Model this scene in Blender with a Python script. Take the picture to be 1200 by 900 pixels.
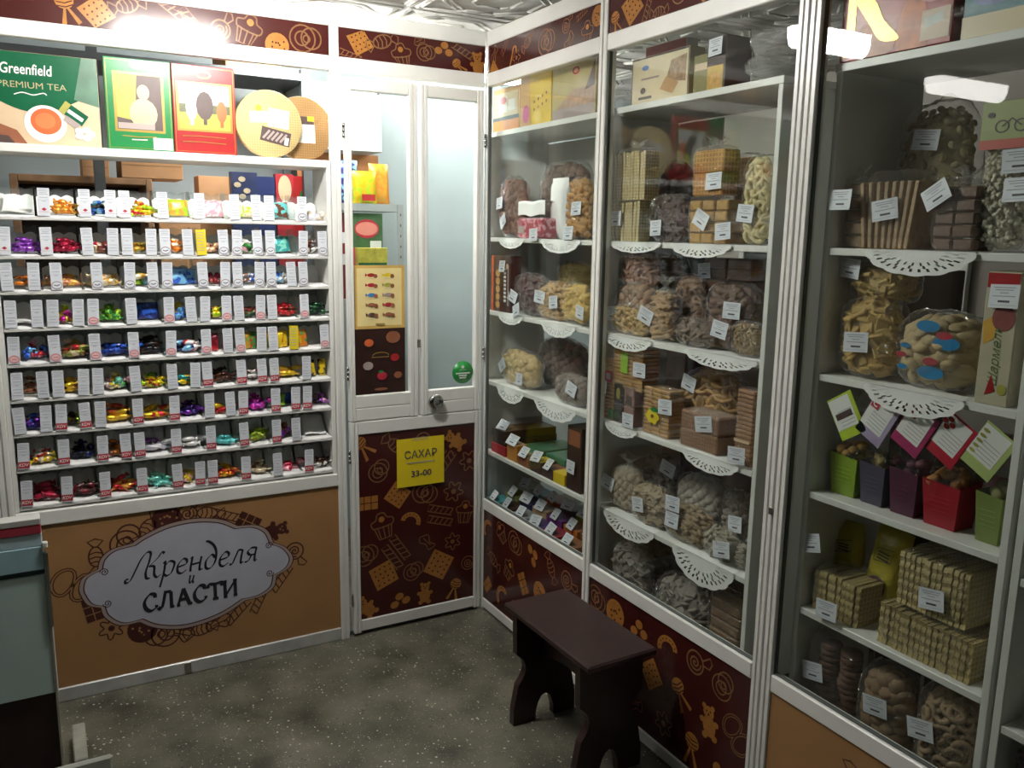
import bpy, bmesh, math, random
from mathutils import Vector, Matrix, noise

# ---------------------------------------------------------------- scene, camera, world, exposure
for o in list(bpy.data.objects):
    bpy.data.objects.remove(o)
SC = bpy.context.scene
COL = SC.collection
PI = math.pi
random.seed(7)

cam_d = bpy.data.cameras.new('camera')
cam = bpy.data.objects.new('camera', cam_d)
COL.objects.link(cam)
cam_d.sensor_width = 36.0
cam_d.lens = 988.674 / 1200.0 * 36.0
cam_d.clip_start = 0.02
_r = Vector((0.87387, -0.48589, 0.01610))
_u = Vector((0.07274, 0.16343, 0.98387))
_w = Vector((0.48069, 0.85860, -0.17817))
cam.matrix_world = Matrix(((_r.x, _u.x, -_w.x, -1.68563), (_r.y, _u.y, -_w.y, -3.26936), (_r.z, _u.z, -_w.z, 1.72813), (0, 0, 0, 1)))
SC.camera = cam

world = bpy.data.worlds.new('hall_ambient')  # uniform dim ambient background for the open hall
SC.world = world
world.use_nodes = True
world.node_tree.nodes['Background'].inputs['Color'].default_value = (0.80, 0.95, 1.0, 1)
world.node_tree.nodes['Background'].inputs['Strength'].default_value = 0.012

LAMP_HALL = 180.0      # emission of the ceiling lamp in front of the candy shelves
LAMP_SIDE = 20.0      # emission of the second ceiling lamp further left
LAMP_STORE = 85.0     # emission of the lamp in the room behind the shelves
SC.view_settings.view_transform = 'Standard'
SC.view_settings.look = 'None'
SC.view_settings.gamma = 1.0
SC.view_settings.use_curve_mapping = False
SC.view_settings.exposure = 0.0
SC.cycles.transparent_max_bounces = 24
SC.cycles.max_bounces = 10
SC.cycles.diffuse_bounces = 3

# ---------------------------------------------------------------- materials
MATS = {}
def S(r, g, b):
    f = lambda c: ((c / 255 + 0.055) / 1.055) ** 2.4 if c > 10 else c / 255 / 12.92
    return (f(r), f(g), f(b))

def mat(name, col, rough=0.5, metal=0.0, spec=0.5, var=0.12, scale=14.0, bump=0.0, bscale=60.0, emit=0.0, coat=0.0):
    if name in MATS:
        return MATS[name]
    m = bpy.data.materials.new(name)
    m.use_nodes = True
    nt = m.node_tree
    b = nt.nodes['Principled BSDF']
    b.inputs['Roughness'].default_value = rough
    b.inputs['Metallic'].default_value = metal
    b.inputs['Specular IOR Level'].default_value = spec
    if coat:
        b.inputs['Coat Weight'].default_value = coat
        b.inputs['Coat Roughness'].default_value = 0.012
    tc = nt.nodes.new('ShaderNodeTexCoord')
    if var > 0:
        n = nt.nodes.new('ShaderNodeTexNoise')
        n.inputs['Scale'].default_value = scale
        n.inputs['Detail'].default_value = 4
        nt.links.new(tc.outputs['Object'], n.inputs['Vector'])
        r = nt.nodes.new('ShaderNodeValToRGB')
        r.color_ramp.elements[0].position = 0.3
        r.color_ramp.elements[1].position = 0.7
        r.color_ramp.elements[0].color = (*[c * (1 - var) for c in col], 1)
        r.color_ramp.elements[1].color = (*[min(1, c * (1 + var)) for c in col], 1)
        nt.links.new(n.outputs['Fac'], r.inputs['Fac'])
        nt.links.new(r.outputs['Color'], b.inputs['Base Color'])
    else:
        b.inputs['Base Color'].default_value = (*col, 1)
    if bump > 0:
        n2 = nt.nodes.new('ShaderNodeTexNoise')
        n2.inputs['Scale'].default_value = bscale
        n2.inputs['Detail'].default_value = 3
        nt.links.new(tc.outputs['Object'], n2.inputs['Vector'])
        bp = nt.nodes.new('ShaderNodeBump')
        bp.inputs['Strength'].default_value = bump
        bp.inputs['Distance'].default_value = 0.004
        nt.links.new(n2.outputs['Fac'], bp.inputs['Height'])
        nt.links.new(bp.outputs['Normal'], b.inputs['Normal'])
    if emit > 0:
        b.inputs['Emission Color'].default_value = (*col, 1)
        b.inputs['Emission Strength'].default_value = emit
    MATS[name] = m
    return m

def clear_mat(name, tint=(1, 1, 1), rough=0.03, ior=1.45, haze=0.0, bump=0.0, bscale=30.0, boost=1.0, hazecol=(0.8, 0.8, 0.8)):
    """thin transparent sheet: see-through with fresnel reflection and a little milky haze"""
    if name in MATS:
        return MATS[name]
    m = bpy.data.materials.new(name)
    m.use_nodes = True
    nt = m.node_tree
    nt.nodes.remove(nt.nodes['Principled BSDF'])
    out = nt.nodes['Material Output']
    tr = nt.nodes.new('ShaderNodeBsdfTransparent')
    tr.inputs['Color'].default_value = (*tint, 1)
    gl = nt.nodes.new('ShaderNodeBsdfGlossy')
    gl.inputs['Roughness'].default_value = rough
    gl.inputs['Color'].default_value = (1, 1, 1, 1)
    fr = nt.nodes.new('ShaderNodeFresnel')
    geo = nt.nodes.new('ShaderNodeNewGeometry')      # the sheet reflects alike from both of its faces
    io = nt.nodes.new('ShaderNodeMix')
    io.inputs['A'].default_value = ior
    io.inputs['B'].default_value = 1.0 / ior
    nt.links.new(geo.outputs['Backfacing'], io.inputs['Factor'])
    nt.links.new(io.outputs['Result'], fr.inputs['IOR'])
    mx = nt.nodes.new('ShaderNodeMixShader')
    last = tr
    if haze > 0:
        df = nt.nodes.new('ShaderNodeBsdfDiffuse')
        df.inputs['Color'].default_value = (*hazecol, 1)
        mh = nt.nodes.new('ShaderNodeMixShader')
        mh.inputs['Fac'].default_value = haze
        nt.links.new(tr.outputs[0], mh.inputs[1])
        nt.links.new(df.outputs[0], mh.inputs[2])
        last = mh
    if bump > 0:
        tc = nt.nodes.new('ShaderNodeTexCoord')
        n = nt.nodes.new('ShaderNodeTexNoise')
        n.inputs['Scale'].default_value = bscale
        n.inputs['Detail'].default_value = 2.5
        n.inputs['Distortion'].default_value = 1.2
        nt.links.new(tc.outputs['Object'], n.inputs['Vector'])
        b = nt.nodes.new('ShaderNodeBump')
        b.inputs['Strength'].default_value = bump
        b.inputs['Distance'].default_value = 0.045
        nt.links.new(n.outputs['Fac'], b.inputs['Height'])
        nt.links.new(b.outputs['Normal'], gl.inputs['Normal'])
    mu = nt.nodes.new('ShaderNodeMath')
    mu.operation = 'MULTIPLY'
    mu.use_clamp = True
    mu.inputs[1].default_value = boost
    nt.links.new(fr.outputs[0], mu.inputs[0])
    nt.links.new(mu.outputs[0], mx.inputs['Fac'])
    nt.links.new(last.outputs[0], mx.inputs[1])
    nt.links.new(gl.outputs[0], mx.inputs[2])
    nt.links.new(mx.outputs[0], out.inputs['Surface'])
    MATS[name] = m
    return m

def lattice_mat(name, col, col2, scale=70.0, rough=0.6):
    """waffle surface: a grid of raised lines"""
    if name in MATS:
        return MATS[name]
    m = bpy.data.materials.new(name)
    m.use_nodes = True
    nt = m.node_tree
    b = nt.nodes['Principled BSDF']
    b.inputs['Roughness'].default_value = rough
    tc = nt.nodes.new('ShaderNodeTexCoord')
    sep = nt.nodes.new('ShaderNodeSeparateXYZ')
    nt.links.new(tc.outputs['Object'], sep.inputs[0])
    vals = []
    for ax in 'XYZ':
        s1 = nt.nodes.new('ShaderNodeMath'); s1.operation = 'MULTIPLY'; s1.inputs[1].default_value = scale * 6.283
        s2 = nt.nodes.new('ShaderNodeMath'); s2.operation = 'SINE'
        nt.links.new(sep.outputs[ax], s1.inputs[0]); nt.links.new(s1.outputs[0], s2.inputs[0])
        vals.append(s2)
    a = nt.nodes.new('ShaderNodeMath'); a.operation = 'MAXIMUM'
    c = nt.nodes.new('ShaderNodeMath'); c.operation = 'MAXIMUM'
    nt.links.new(vals[0].outputs[0], a.inputs[0]); nt.links.new(vals[1].outputs[0], a.inputs[1])
    nt.links.new(a.outputs[0], c.inputs[0]); nt.links.new(vals[2].outputs[0], c.inputs[1])
    r = nt.nodes.new('ShaderNodeValToRGB')
    r.color_ramp.elements[0].position = 0.35
    r.color_ramp.elements[1].position = 0.85
    r.color_ramp.elements[0].color = (*col2, 1)
    r.color_ramp.elements[1].color = (*col, 1)
    nt.links.new(c.outputs[0], r.inputs['Fac'])
    nt.links.new(r.outputs['Color'], b.inputs['Base Color'])
    bp = nt.nodes.new('ShaderNodeBump'); bp.inputs['Strength'].default_value = 0.5; bp.inputs['Distance'].default_value = 0.002
    nt.links.new(c.outputs[0], bp.inputs['Height']); nt.links.new(bp.outputs['Normal'], b.inputs['Normal'])
    MATS[name] = m
    return m

def wrap_mat(c1, c2, metal=0.35):
    """foil or paper sweet wrapper in two colours"""
    key = 'wrapper_%02x%02x%02x_%02x%02x%02x' % tuple(int(255 * v) for v in (*c1, *c2))
    if key in MATS:
        return MATS[key]
    m = bpy.data.materials.new(key)
    m.use_nodes = True
    nt = m.node_tree
    b = nt.nodes['Principled BSDF']
    b.inputs['Roughness'].default_value = 0.28
    b.inputs['Metallic'].default_value = metal
    tc = nt.nodes.new('ShaderNodeTexCoord')
    oi = nt.nodes.new('ShaderNodeObjectInfo')
    add = nt.nodes.new('ShaderNodeVectorMath'); add.operation = 'ADD'
    nt.links.new(tc.outputs['Object'], add.inputs[0])
    nt.links.new(oi.outputs['Random'], add.inputs[1])
    n = nt.nodes.new('ShaderNodeTexNoise'); n.inputs['Scale'].default_value = 45.0; n.inputs['Detail'].default_value = 2
    nt.links.new(add.outputs[0], n.inputs['Vector'])
    r = nt.nodes.new('ShaderNodeValToRGB')
    r.color_ramp.elements[0].position = 0.50; r.color_ramp.elements[1].position = 0.58
    r.color_ramp.elements[0].color = (*c1, 1); r.color_ramp.elements[1].color = (*c2, 1)
    nt.links.new(n.outputs['Fac'], r.inputs['Fac'])
    nt.links.new(r.outputs['Color'], b.inputs['Base Color'])
    bp = nt.nodes.new('ShaderNodeBump'); bp.inputs['Strength'].default_value = 0.4; bp.inputs['Distance'].default_value = 0.003
    n2 = nt.nodes.new('ShaderNodeTexNoise'); n2.inputs['Scale'].default_value = 160.0
    nt.links.new(tc.outputs['Object'], n2.inputs['Vector'])
    nt.links.new(n2.outputs['Fac'], bp.inputs['Height']); nt.links.new(bp.outputs['Normal'], b.inputs['Normal'])
    MATS[key] = m
    return m

def floor_mat():
    m = bpy.data.materials.new('worn_terrazzo')
    m.use_nodes = True
    nt = m.node_tree
    b = nt.nodes['Principled BSDF']
    tc = nt.nodes.new('ShaderNodeTexCoord')
    n = nt.nodes.new('ShaderNodeTexNoise'); n.inputs['Scale'].default_value = 5.0; n.inputs['Detail'].default_value = 9
    nt.links.new(tc.outputs['Object'], n.inputs['Vector'])
    r = nt.nodes.new('ShaderNodeValToRGB')
    r.color_ramp.elements[0].position = 0.3; r.color_ramp.elements[1].position = 0.75
    r.color_ramp.elements[0].color = (0.050, 0.048, 0.035, 1); r.color_ramp.elements[1].color = (0.21, 0.20, 0.15, 1)
    nt.links.new(n.outputs['Fac'], r.inputs['Fac'])
    col = r.outputs['Color']
    for sc, th, c in ((55.0, 0.16, (0.62, 0.60, 0.50)), (120.0, 0.17, (0.48, 0.45, 0.36)), (34.0, 0.13, (0.05, 0.045, 0.035))):
        v = nt.nodes.new('ShaderNodeTexVoronoi'); v.inputs['Scale'].default_value = sc
        nt.links.new(tc.outputs['Object'], v.inputs['Vector'])
        n3 = nt.nodes.new('ShaderNodeTexNoise'); n3.inputs['Scale'].default_value = sc * 0.13; n3.inputs['Detail'].default_value = 2
        nt.links.new(tc.outputs['Object'], n3.inputs['Vector'])
        k = nt.nodes.new('ShaderNodeMath'); k.operation = 'MULTIPLY'; k.inputs[1].default_value = th * 2.0
        nt.links.new(n3.outputs['Fac'], k.inputs[0])
        k2 = nt.nodes.new('ShaderNodeMath'); k2.operation = 'LESS_THAN'
        nt.links.new(v.outputs['Distance'], k2.inputs[0]); nt.links.new(k.outputs[0], k2.inputs[1])
        # only some of the cells hold a chip
        k3 = nt.nodes.new('ShaderNodeSeparateColor'); nt.links.new(v.outputs['Color'], k3.inputs[0])
        k4 = nt.nodes.new('ShaderNodeMath'); k4.operation = 'GREATER_THAN'; k4.inputs[1].default_value = 0.5
        nt.links.new(k3.outputs[0], k4.inputs[0])
        k5 = nt.nodes.new('ShaderNodeMath'); k5.operation = 'MULTIPLY'
        nt.links.new(k2.outputs[0], k5.inputs[0]); nt.links.new(k4.outputs[0], k5.inputs[1])
        mx = nt.nodes.new('ShaderNodeMix'); mx.data_type = 'RGBA'
        nt.links.new(k5.outputs[0], mx.inputs['Factor']); nt.links.new(col, mx.inputs['A'])
        mx.inputs['B'].default_value = (*c, 1)
        col = mx.outputs['Result']
    nt.links.new(col, b.inputs['Base Color'])
    b.inputs['Roughness'].default_value = 0.42
    bp = nt.nodes.new('ShaderNodeBump'); bp.inputs['Strength'].default_value = 0.25; bp.inputs['Distance'].default_value = 0.003
    n2 = nt.nodes.new('ShaderNodeTexNoise'); n2.inputs['Scale'].default_value = 40.0; n2.inputs['Detail'].default_value = 5
    nt.links.new(tc.outputs['Object'], n2.inputs['Vector'])
    nt.links.new(n2.outputs['Fac'], bp.inputs['Height']); nt.links.new(bp.outputs['Normal'], b.inputs['Normal'])
    return m

WHITE = mat('white_aluminium', (0.78, 0.78, 0.74), 0.32, spec=0.5, var=0.05, scale=5)
GASKET = mat('dark_gasket', (0.10, 0.11, 0.105), 0.6, var=0)
MELA = mat('white_melamine', (0.74, 0.74, 0.70), 0.4, var=0.03, scale=4)
GLASS = clear_mat('window_glass', (0.95, 0.97, 0.96), 0.015, 1.5, boost=0.42)
ACRYL = clear_mat('clear_acrylic', (0.90, 0.94, 0.93), 0.06, 1.45, haze=0.04, boost=0.7)
FILM = clear_mat('crinkled_film', (0.97, 0.97, 0.96), 0.10, 1.5, haze=0.018, bump=1.0, bscale=48.0, boost=1.5)
FILM2 = clear_mat('tied_film', (0.95, 0.95, 0.95), 0.14, 1.5, haze=0.10, bump=0.7, bscale=55.0, boost=1.5)
PAPER = mat('white_paper', (0.80, 0.80, 0.79), 0.75, var=0.03, bump=0.15, bscale=25)
LACE = mat('lace_paper', (0.84, 0.84, 0.82), 0.8, var=0.04, bump=0.3, bscale=180)
CARD = mat('price_card', (0.66, 0.69, 0.74), 0.55, var=0.02)
INK = mat('ink_dark', (0.07, 0.07, 0.09), 0.6, var=0)
INKG = mat('ink_grey', (0.33, 0.34, 0.38), 0.6, var=0)
MAROON = mat('maroon_print', (0.056, 0.011, 0.0095), 0.18, var=0.06, spec=0.5)
GOLD = mat('gold_print', (0.36, 0.150, 0.032), 0.25, var=0.12, scale=60)
GOLDL = mat('gold_line_print', (0.20, 0.095, 0.040), 0.25, var=0.1, scale=60)
TAN = mat('tan_panel', (0.36, 0.19, 0.075), 0.45, var=0.06, scale=6)
BROWNP = mat('brown_print', (0.060, 0.012, 0.010), 0.45, var=0.05)
LILAC = mat('pale_lilac_print', (0.46, 0.47, 0.55), 0.42, var=0.04)
PINKISH = mat('greyish_pink_print', (0.36, 0.29, 0.27), 0.42, var=0.04)
NAVY = mat('deep_navy_print', (0.016, 0.016, 0.024), 0.45, var=0)
WPRINT = mat('white_print', (0.80, 0.80, 0.76), 0.4, var=0.02)
REDTAG = mat('red_tag_print', (0.42, 0.02, 0.04), 0.45, var=0.03)
PINKTAG = mat('pink_tag_print', (0.62, 0.26, 0.28), 0.5, var=0.03)
YELTAG = mat('yellow_tag', (0.72, 0.56, 0.015), 0.55, var=0.03)
STEEL = mat('grey_steel', (0.11, 0.13, 0.14), 0.45, metal=0.3, var=0.1)
CHROME = mat('worn_chrome', (0.45, 0.45, 0.43), 0.22, metal=1.0, var=0.1)
KRAFT = mat('cardboard', (0.56, 0.32, 0.16), 0.75, var=0.1, scale=8)

# ---------------------------------------------------------------- mesh building
class MB:
    def __init__(self):
        self.v = []; self.f = []; self.m = []; self.smooth = []; self.mats = []
    def mi(self, m):
        if m is None:
            return 0
        if m not in self.mats:
            self.mats.append(m)
        return self.mats.index(m)
    def add(self, vs, fs, m=None, smooth=False):
        o = len(self.v)
        self.v.extend([tuple(v) for v in vs])
        k = self.mi(m)
        for f in fs:
            self.f.append([i + o for i in f]); self.m.append(k); self.smooth.append(smooth)
        return self
    def box(self, x0, x1, y0, y1, z0, z1, m=None):
        vs = [(x, y, z) for x in (x0, x1) for y in (y0, y1) for z in (z0, z1)]
        return self.add(vs, [(0, 1, 3, 2), (4, 6, 7, 5), (0, 4, 5, 1), (2, 3, 7, 6), (0, 2, 6, 4), (1, 5, 7, 3)], m)
    def cbox(self, x0, x1, y0, y1, z0, z1, c=0.002, m=None):
        """box with chamfered edges"""
        vs = []; idx = {}
        X = (x0, x1); Y = (y0, y1); Z = (z0, z1)
        for i in (0, 1):
            for j in (0, 1):
                for k in (0, 1):
                    sx, sy, sz = (c if i == 0 else -c), (c if j == 0 else -c), (c if k == 0 else -c)
                    idx[i, j, k] = len(vs)
                    vs += [(X[i], Y[j] + sy, Z[k] + sz), (X[i] + sx, Y[j], Z[k] + sz), (X[i] + sx, Y[j] + sy, Z[k])]
        g = lambda i, j, k, a: idx[i, j, k] + a
        fs = []
        for i in (0, 1):
            q = [g(i, 0, 0, 0), g(i, 1, 0, 0), g(i, 1, 1, 0), g(i, 0, 1, 0)]; fs.append(q if i else q[::-1])
            q = [g(0, i, 0, 1), g(0, i, 1, 1), g(1, i, 1, 1), g(1, i, 0, 1)]; fs.append(q if i else q[::-1])
            q = [g(0, 0, i, 2), g(1, 0, i, 2), g(1, 1, i, 2), g(0, 1, i, 2)]; fs.append(q if i else q[::-1])
        for a in (0, 1):
            for b in (0, 1):
                q = [g(a, b, 0, 0), g(a, b, 0, 1), g(a, b, 1, 1), g(a, b, 1, 0)]; fs.append(q if a != b else q[::-1])
                q = [g(a, 0, b, 0), g(a, 0, b, 2), g(a, 1, b, 2), g(a, 1, b, 0)]; fs.append(q[::-1] if a != b else q)
                q = [g(0, a, b, 1), g(0, a, b, 2), g(1, a, b, 2), g(1, a, b, 1)]; fs.append(q if a != b else q[::-1])
        for i in (0, 1):
            for j in (0, 1):
                for k in (0, 1):
                    t = [g(i, j, k, 0), g(i, j, k, 1), g(i, j, k, 2)]
                    fs.append(t if (i + j + k) % 2 else t[::-1])
        return self.add(vs, fs, m)
    def prism(self, poly, a, b, axis='z', m=None, smooth=False):
        """extrude a 2D polygon along an axis"""
        def P(p, t):
            return (p[0], p[1], t) if axis == 'z' else ((p[0], t, p[1]) if axis == 'y' else (t, p[0], p[1]))
        n = len(poly)
        vs = [P(p, a) for p in poly] + [P(p, b) for p in poly]
        fs = [tuple(range(n))[::-1], tuple(range(n, 2 * n))] + [(i, (i + 1) % n, n + (i + 1) % n, n + i) for i in range(n)]
        return self.add(vs, fs, m, smooth)
    def lathe(self, prof, n=16, m=None, smooth=True, mtx=None, cap=True):
        vs = []; fs = []
        for (r, z) in prof:
            for i in range(n):
                a = 2 * PI * i / n
                vs.append((r * math.cos(a), r * math.sin(a), z))
        for j in range(len(prof) - 1):
            for i in range(n):
                fs.append((j * n + i, j * n + (i + 1) % n, (j + 1) * n + (i + 1) % n, (j + 1) * n + i))
        if cap:
            fs.append(tuple(range(n))[::-1]); fs.append(tuple(range((len(prof) - 1) * n, len(prof) * n)))
        if mtx is not None:
            vs = [mtx @ Vector(v) for v in vs]
        return self.add(vs, fs, m, smooth)
    def tube(self, pts, r, n=8, m=None, closed=False):
        pts = [Vector(p) for p in pts]
        vs = []; fs = []; k = len(pts)
        for i, p in enumerate(pts):
            t = (pts[(i + 1) % k] - pts[i - 1]) if (closed or 0 < i < k - 1) else (pts[1] - pts[0] if i == 0 else pts[-1] - pts[-2])
            t.normalize()
            u = t.cross(Vector((0, 0, 1)))
            if u.length < 1e-3:
                u = t.cross(Vector((0, 1, 0)))
            u.normalize(); w = t.cross(u)
            rr = r[i] if isinstance(r, (list, tuple)) else r
            for j in range(n):
                a = 2 * PI * j / n
                vs.append(p + u * (rr * math.cos(a)) + w * (rr * math.sin(a)))
        for i in range(k if closed else k - 1):
            for j in range(n):
                fs.append((i * n + j, i * n + (j + 1) % n, ((i + 1) % k) * n + (j + 1) % n, ((i + 1) % k) * n + j))
        if not closed:
            fs.append(tuple(range(n))[::-1]); fs.append(tuple(range((k - 1) * n, k * n)))
        return self.add(vs, fs, m, True)
    def grid(self, fn, nu, nv, m=None, smooth=True, skip=None):
        vs = [fn(i / nu, j / nv) for j in range(nv + 1) for i in range(nu + 1)]
        fs = [(j * (nu + 1) + i, j * (nu + 1) + i + 1, (j + 1) * (nu + 1) + i + 1, (j + 1) * (nu + 1) + i)
              for j in range(nv) for i in range(nu) if not (skip and skip(i, j))]
        return self.add(vs, fs, m, smooth)
    def mesh(self, name, m=None):
        me = bpy.data.meshes.new(name)
        me.from_pydata([tuple(v) for v in self.v], [], self.f)
        mats = self.mats if self.mats else [m]
        for q in mats:
            me.materials.append(q)
        if self.mats:
            me.polygons.foreach_set('material_index', self.m)
        me.polygons.foreach_set('use_smooth', self.smooth)
        me.update()
        return me
    def build(self, name, m=None, parent=None, loc=None, rot=None):
        return link(name, self.mesh(name, m), parent, loc, rot)

def link(name, me, parent=None, loc=None, rot=None, mtx=None):
    o = bpy.data.objects.new(name, me)
    COL.objects.link(o)
    if parent is not None:
        o.parent = parent
    if mtx is not None:
        o.matrix_local = mtx
    if loc is not None:
        o.location = loc
    if rot is not None:
        o.rotation_euler = rot
    return o

def tag(o, label=None, cat=None, group=None, kind=None):
    if label: o['label'] = label
    if cat: o['category'] = cat
    if group: o['group'] = group
    if kind: o['kind'] = kind
    return o

def thing(name, label, cat, loc=(0, 0, 0), rz=0.0, group=None, kind=None):
    o = bpy.data.objects.new(name, None)
    COL.objects.link(o)
    o.empty_display_size = 0.02
    o.location = loc
    o.rotation_euler = (0, 0, rz)
    return tag(o, label, cat, group, kind)

def W(s, d, z):
    """a point on the right-hand wall: s metres from the corner towards the viewer, d behind the glazing line"""
    return (d, -s, z)
RB = -PI / 2     # things on the right-hand wall face left

# ---------------------------------------------------------------- flat print (x right, z up, facing -y)
_TEXT = {}
def text_geo(body, bold=0.0, shear=0.0):
    key = (body, bold, shear)
    if key not in _TEXT:
        cu = bpy.data.curves.new('lettering', 'FONT')
        cu.body = body; cu.size = 1.0; cu.align_x = 'CENTER'; cu.align_y = 'CENTER'
        cu.offset = bold; cu.shear = shear; cu.resolution_u = 3; cu.fill_mode = 'FRONT'
        ob = bpy.data.objects.new('lettering', cu)
        COL.objects.link(ob)
        bpy.context.view_layer.update()
        me = bpy.data.meshes.new_from_object(ob)
        vs = [(v.co.x, v.co.y) for v in me.vertices]
        fs = [tuple(p.vertices) for p in me.polygons]
        bpy.data.objects.remove(ob); bpy.data.curves.remove(cu); bpy.data.meshes.remove(me)
        if vs:
            xs = [v[0] for v in vs]; ys = [v[1] for v in vs]
            cx, cy = (min(xs) + max(xs)) / 2, (min(ys) + max(ys)) / 2
            vs = [(x - cx, y - cy) for x, y in vs]
            _TEXT[key] = (vs, fs, max(xs) - min(xs), max(ys) - min(ys))
        else:
            _TEXT[key] = ([], [], 1, 1)
    return _TEXT[key]

class PR:
    """flat printed design built as thin layers over a panel"""
    def __init__(self, y=-0.0006, step=0.00012):
        self.b = MB(); self.y = y; self.step = step; self.n = 0; self.st = [(0, 0, 1, 0, 1)]; self.clip = None
    def push(self, x, z, s=1.0, rot=0.0, sx=1.0):
        self.st.append((x, z, s, math.radians(rot), sx)); return self
    def pop(self):
        self.st.pop(); return self
    def T(self, p):
        x, z = p
        for (tx, tz, s, r, sx) in reversed(self.st):
            x *= sx
            x, z = s * (x * math.cos(r) - z * math.sin(r)) + tx, s * (x * math.sin(r) + z * math.cos(r)) + tz
        return x, z
    def layer(self):
        self.n += 1
        return self.y - self.step * self.n
    def clipv(self, q):
        if self.clip:
            a, b, c, d = self.clip
            return (min(max(q[0], a), b), min(max(q[1], c), d))
        return q
    def raw(self, pts, faces, m):
        y = self.layer()
        pts = [self.clipv(self.T(p)) for p in pts]
        self.b.add([(p[0], y, p[1]) for p in pts], faces, m)
        return self
    def poly(self, pts, m):
        return self.raw(pts, [tuple(range(len(pts)))], m)
    def rect(self, x0, x1, z0, z1, m):
        return self.poly([(x0, z0), (x1, z0), (x1, z1), (x0, z1)], m)
    def ell(self, cx, cz, rx, rz, m, n=18):
        return self.poly([(cx + rx * math.cos(2 * PI * i / n), cz + rz * math.sin(2 * PI * i / n)) for i in range(n)], m)
    def stroke(self, pts, w, m, closed=False):
        k = len(pts); vs = []
        for i in range(k):
            a = pts[(i - 1) % k] if (closed or i > 0) else pts[0]
            c = pts[(i + 1) % k] if (closed or i < k - 1) else pts[-1]
            dx, dz = c[0] - a[0], c[1] - a[1]
            l = math.hypot(dx, dz) or 1e-6
            ww = (w[i] if isinstance(w, list) else w) / 2
            nx, nz = -dz / l * ww, dx / l * ww
            vs += [(pts[i][0] + nx, pts[i][1] + nz), (pts[i][0] - nx, pts[i][1] - nz)]
        fs = [(2 * i, 2 * i + 1, 2 * ((i + 1) % k) + 1, 2 * ((i + 1) % k)) for i in range(k if closed else k - 1)]
        return self.raw(vs, fs, m)
    def ring(self, cx, cz, rx, rz, w, m, n=18, a0=0.0, a1=360.0):
        closed = abs(a1 - a0) >= 360
        k = n if closed else n + 1
        pts = [(cx + rx * math.cos(math.radians(a0 + (a1 - a0) * i / n)), cz + rz * math.sin(math.radians(a0 + (a1 - a0) * i / n))) for i in range(k)]
        return self.stroke(pts, w, m, closed)
    def text(self, body, cx, cz, h, m, bold=0.0, shear=0.0, width=None):
        vs, fs, tw, th = text_geo(body, bold, shear)
        s = h / th; sx = (width / tw) if width else s
        return self.raw([(cx + x * sx, cz + z * s) for x, z in vs], fs, m)
    def build(self, parent, name='printed_design', loc=None, rot=None):
        return self.b.build(name, None, parent, loc, rot)

def spline(pts, n=6):
    out = []
    k = len(pts)
    for i in range(k - 1):
        p0 = pts[max(i - 1, 0)]; p1 = pts[i]; p2 = pts[i + 1]; p3 = pts[min(i + 2, k - 1)]
        for j in range(n):
            t = j / n
            out.append(tuple(0.5 * (2 * p1[a] + (p2[a] - p0[a]) * t + (2 * p0[a] - 5 * p1[a] + 4 * p2[a] - p3[a]) * t * t + (3 * p1[a] - p0[a] - 3 * p2[a] + p3[a]) * t ** 3) for a in (0, 1)))
    out.append(pts[-1])
    return out

def nib(pr, pts, m, thin=0.05, thick=0.17, ang=35.0, n=6, smooth=True):
    """broad-nib pen stroke: thin across, thick down"""
    q = spline(pts, n) if smooth else pts
    ws = []
    for i in range(len(q)):
        a = q[max(i - 1, 0)]; c = q[min(i + 1, len(q) - 1)]
        t = math.atan2(c[1] - a[1], c[0] - a[0])
        ws.append(thin + (thick - thin) * abs(math.sin(t - math.radians(ang))))
    pr.stroke(q, ws, m)

# ---- line drawings of sweets, unit size about 1
def ic_cracker(p, a, b, dark):
    p.poly([(-.42, -.42), (.42, -.42), (.42, .42), (-.42, .42)], a)
    for i in range(4):
        for j in range(4):
            x, z = -.28 + .187 * i, -.28 + .187 * j
            p.ell(x + (.04 if j % 2 else 0), z, .035, .035, dark, 6)
def ic_candy(p, a, b, dark):
    p.ring(0, 0, .32, .2, .045, b, 16)
    for s in (-1, 1):
        p.stroke([(s * .3, .04), (s * .5, .22), (s * .58, 0), (s * .5, -.22), (s * .3, -.04)], .045, b)
    for x in (-.15, 0, .15):
        p.stroke([(x - .05, -.17), (x, 0), (x - .05, .17)], .04, b)
def ic_swirl(p, a, b, dark):
    p.ring(0, 0, .3, .3, .05, b)
    p.stroke([(.22 * (t / 20) * math.cos(t * .65), .22 * (t / 20) * math.sin(t * .65)) for t in range(21)], .05, b)
    p.stroke([(.2, .24), (.38, .5), (.5, .4), (.48, .22), (.28, .15)], .045, b)
def ic_cupcake(p, a, b, dark):
    p.stroke([(-.32, .0), (-.22, -.45), (.22, -.45), (.32, .0)], .045, b)
    for x in (-.15, 0, .15):
        p.stroke([(x * 1.3, 0), (x, -.44)], .04, b)
    p.stroke(spline([(-.36, 0), (-.4, .2), (-.2, .28), (-.12, .46), (.12, .46), (.2, .28), (.4, .2), (.36, 0), (.0, -.04), (-.36, 0)], 3), .045, b)
    p.ell(0, .25, .11, .11, a, 10)
def ic_cookie(p, a, b, dark):
    p.ell(0, 0, .4, .4, a, 18)
    for i in range(9):
        p.ell(.26 * math.cos(i * 2.4) * ((i % 3 + 1) / 3), .26 * math.sin(i * 2.4) * ((i % 3 + 1) / 3), .035, .035, dark, 6)
def ic_rings(p, a, b, dark):
    p.ring(-.1, 0, .38, .38, .045, b); p.ring(-.12, 0, .2, .2, .045, b); p.ring(.16, .02, .3, .3, .045, b); p.ring(.02, 0, .1, .1, .04, b)
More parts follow.
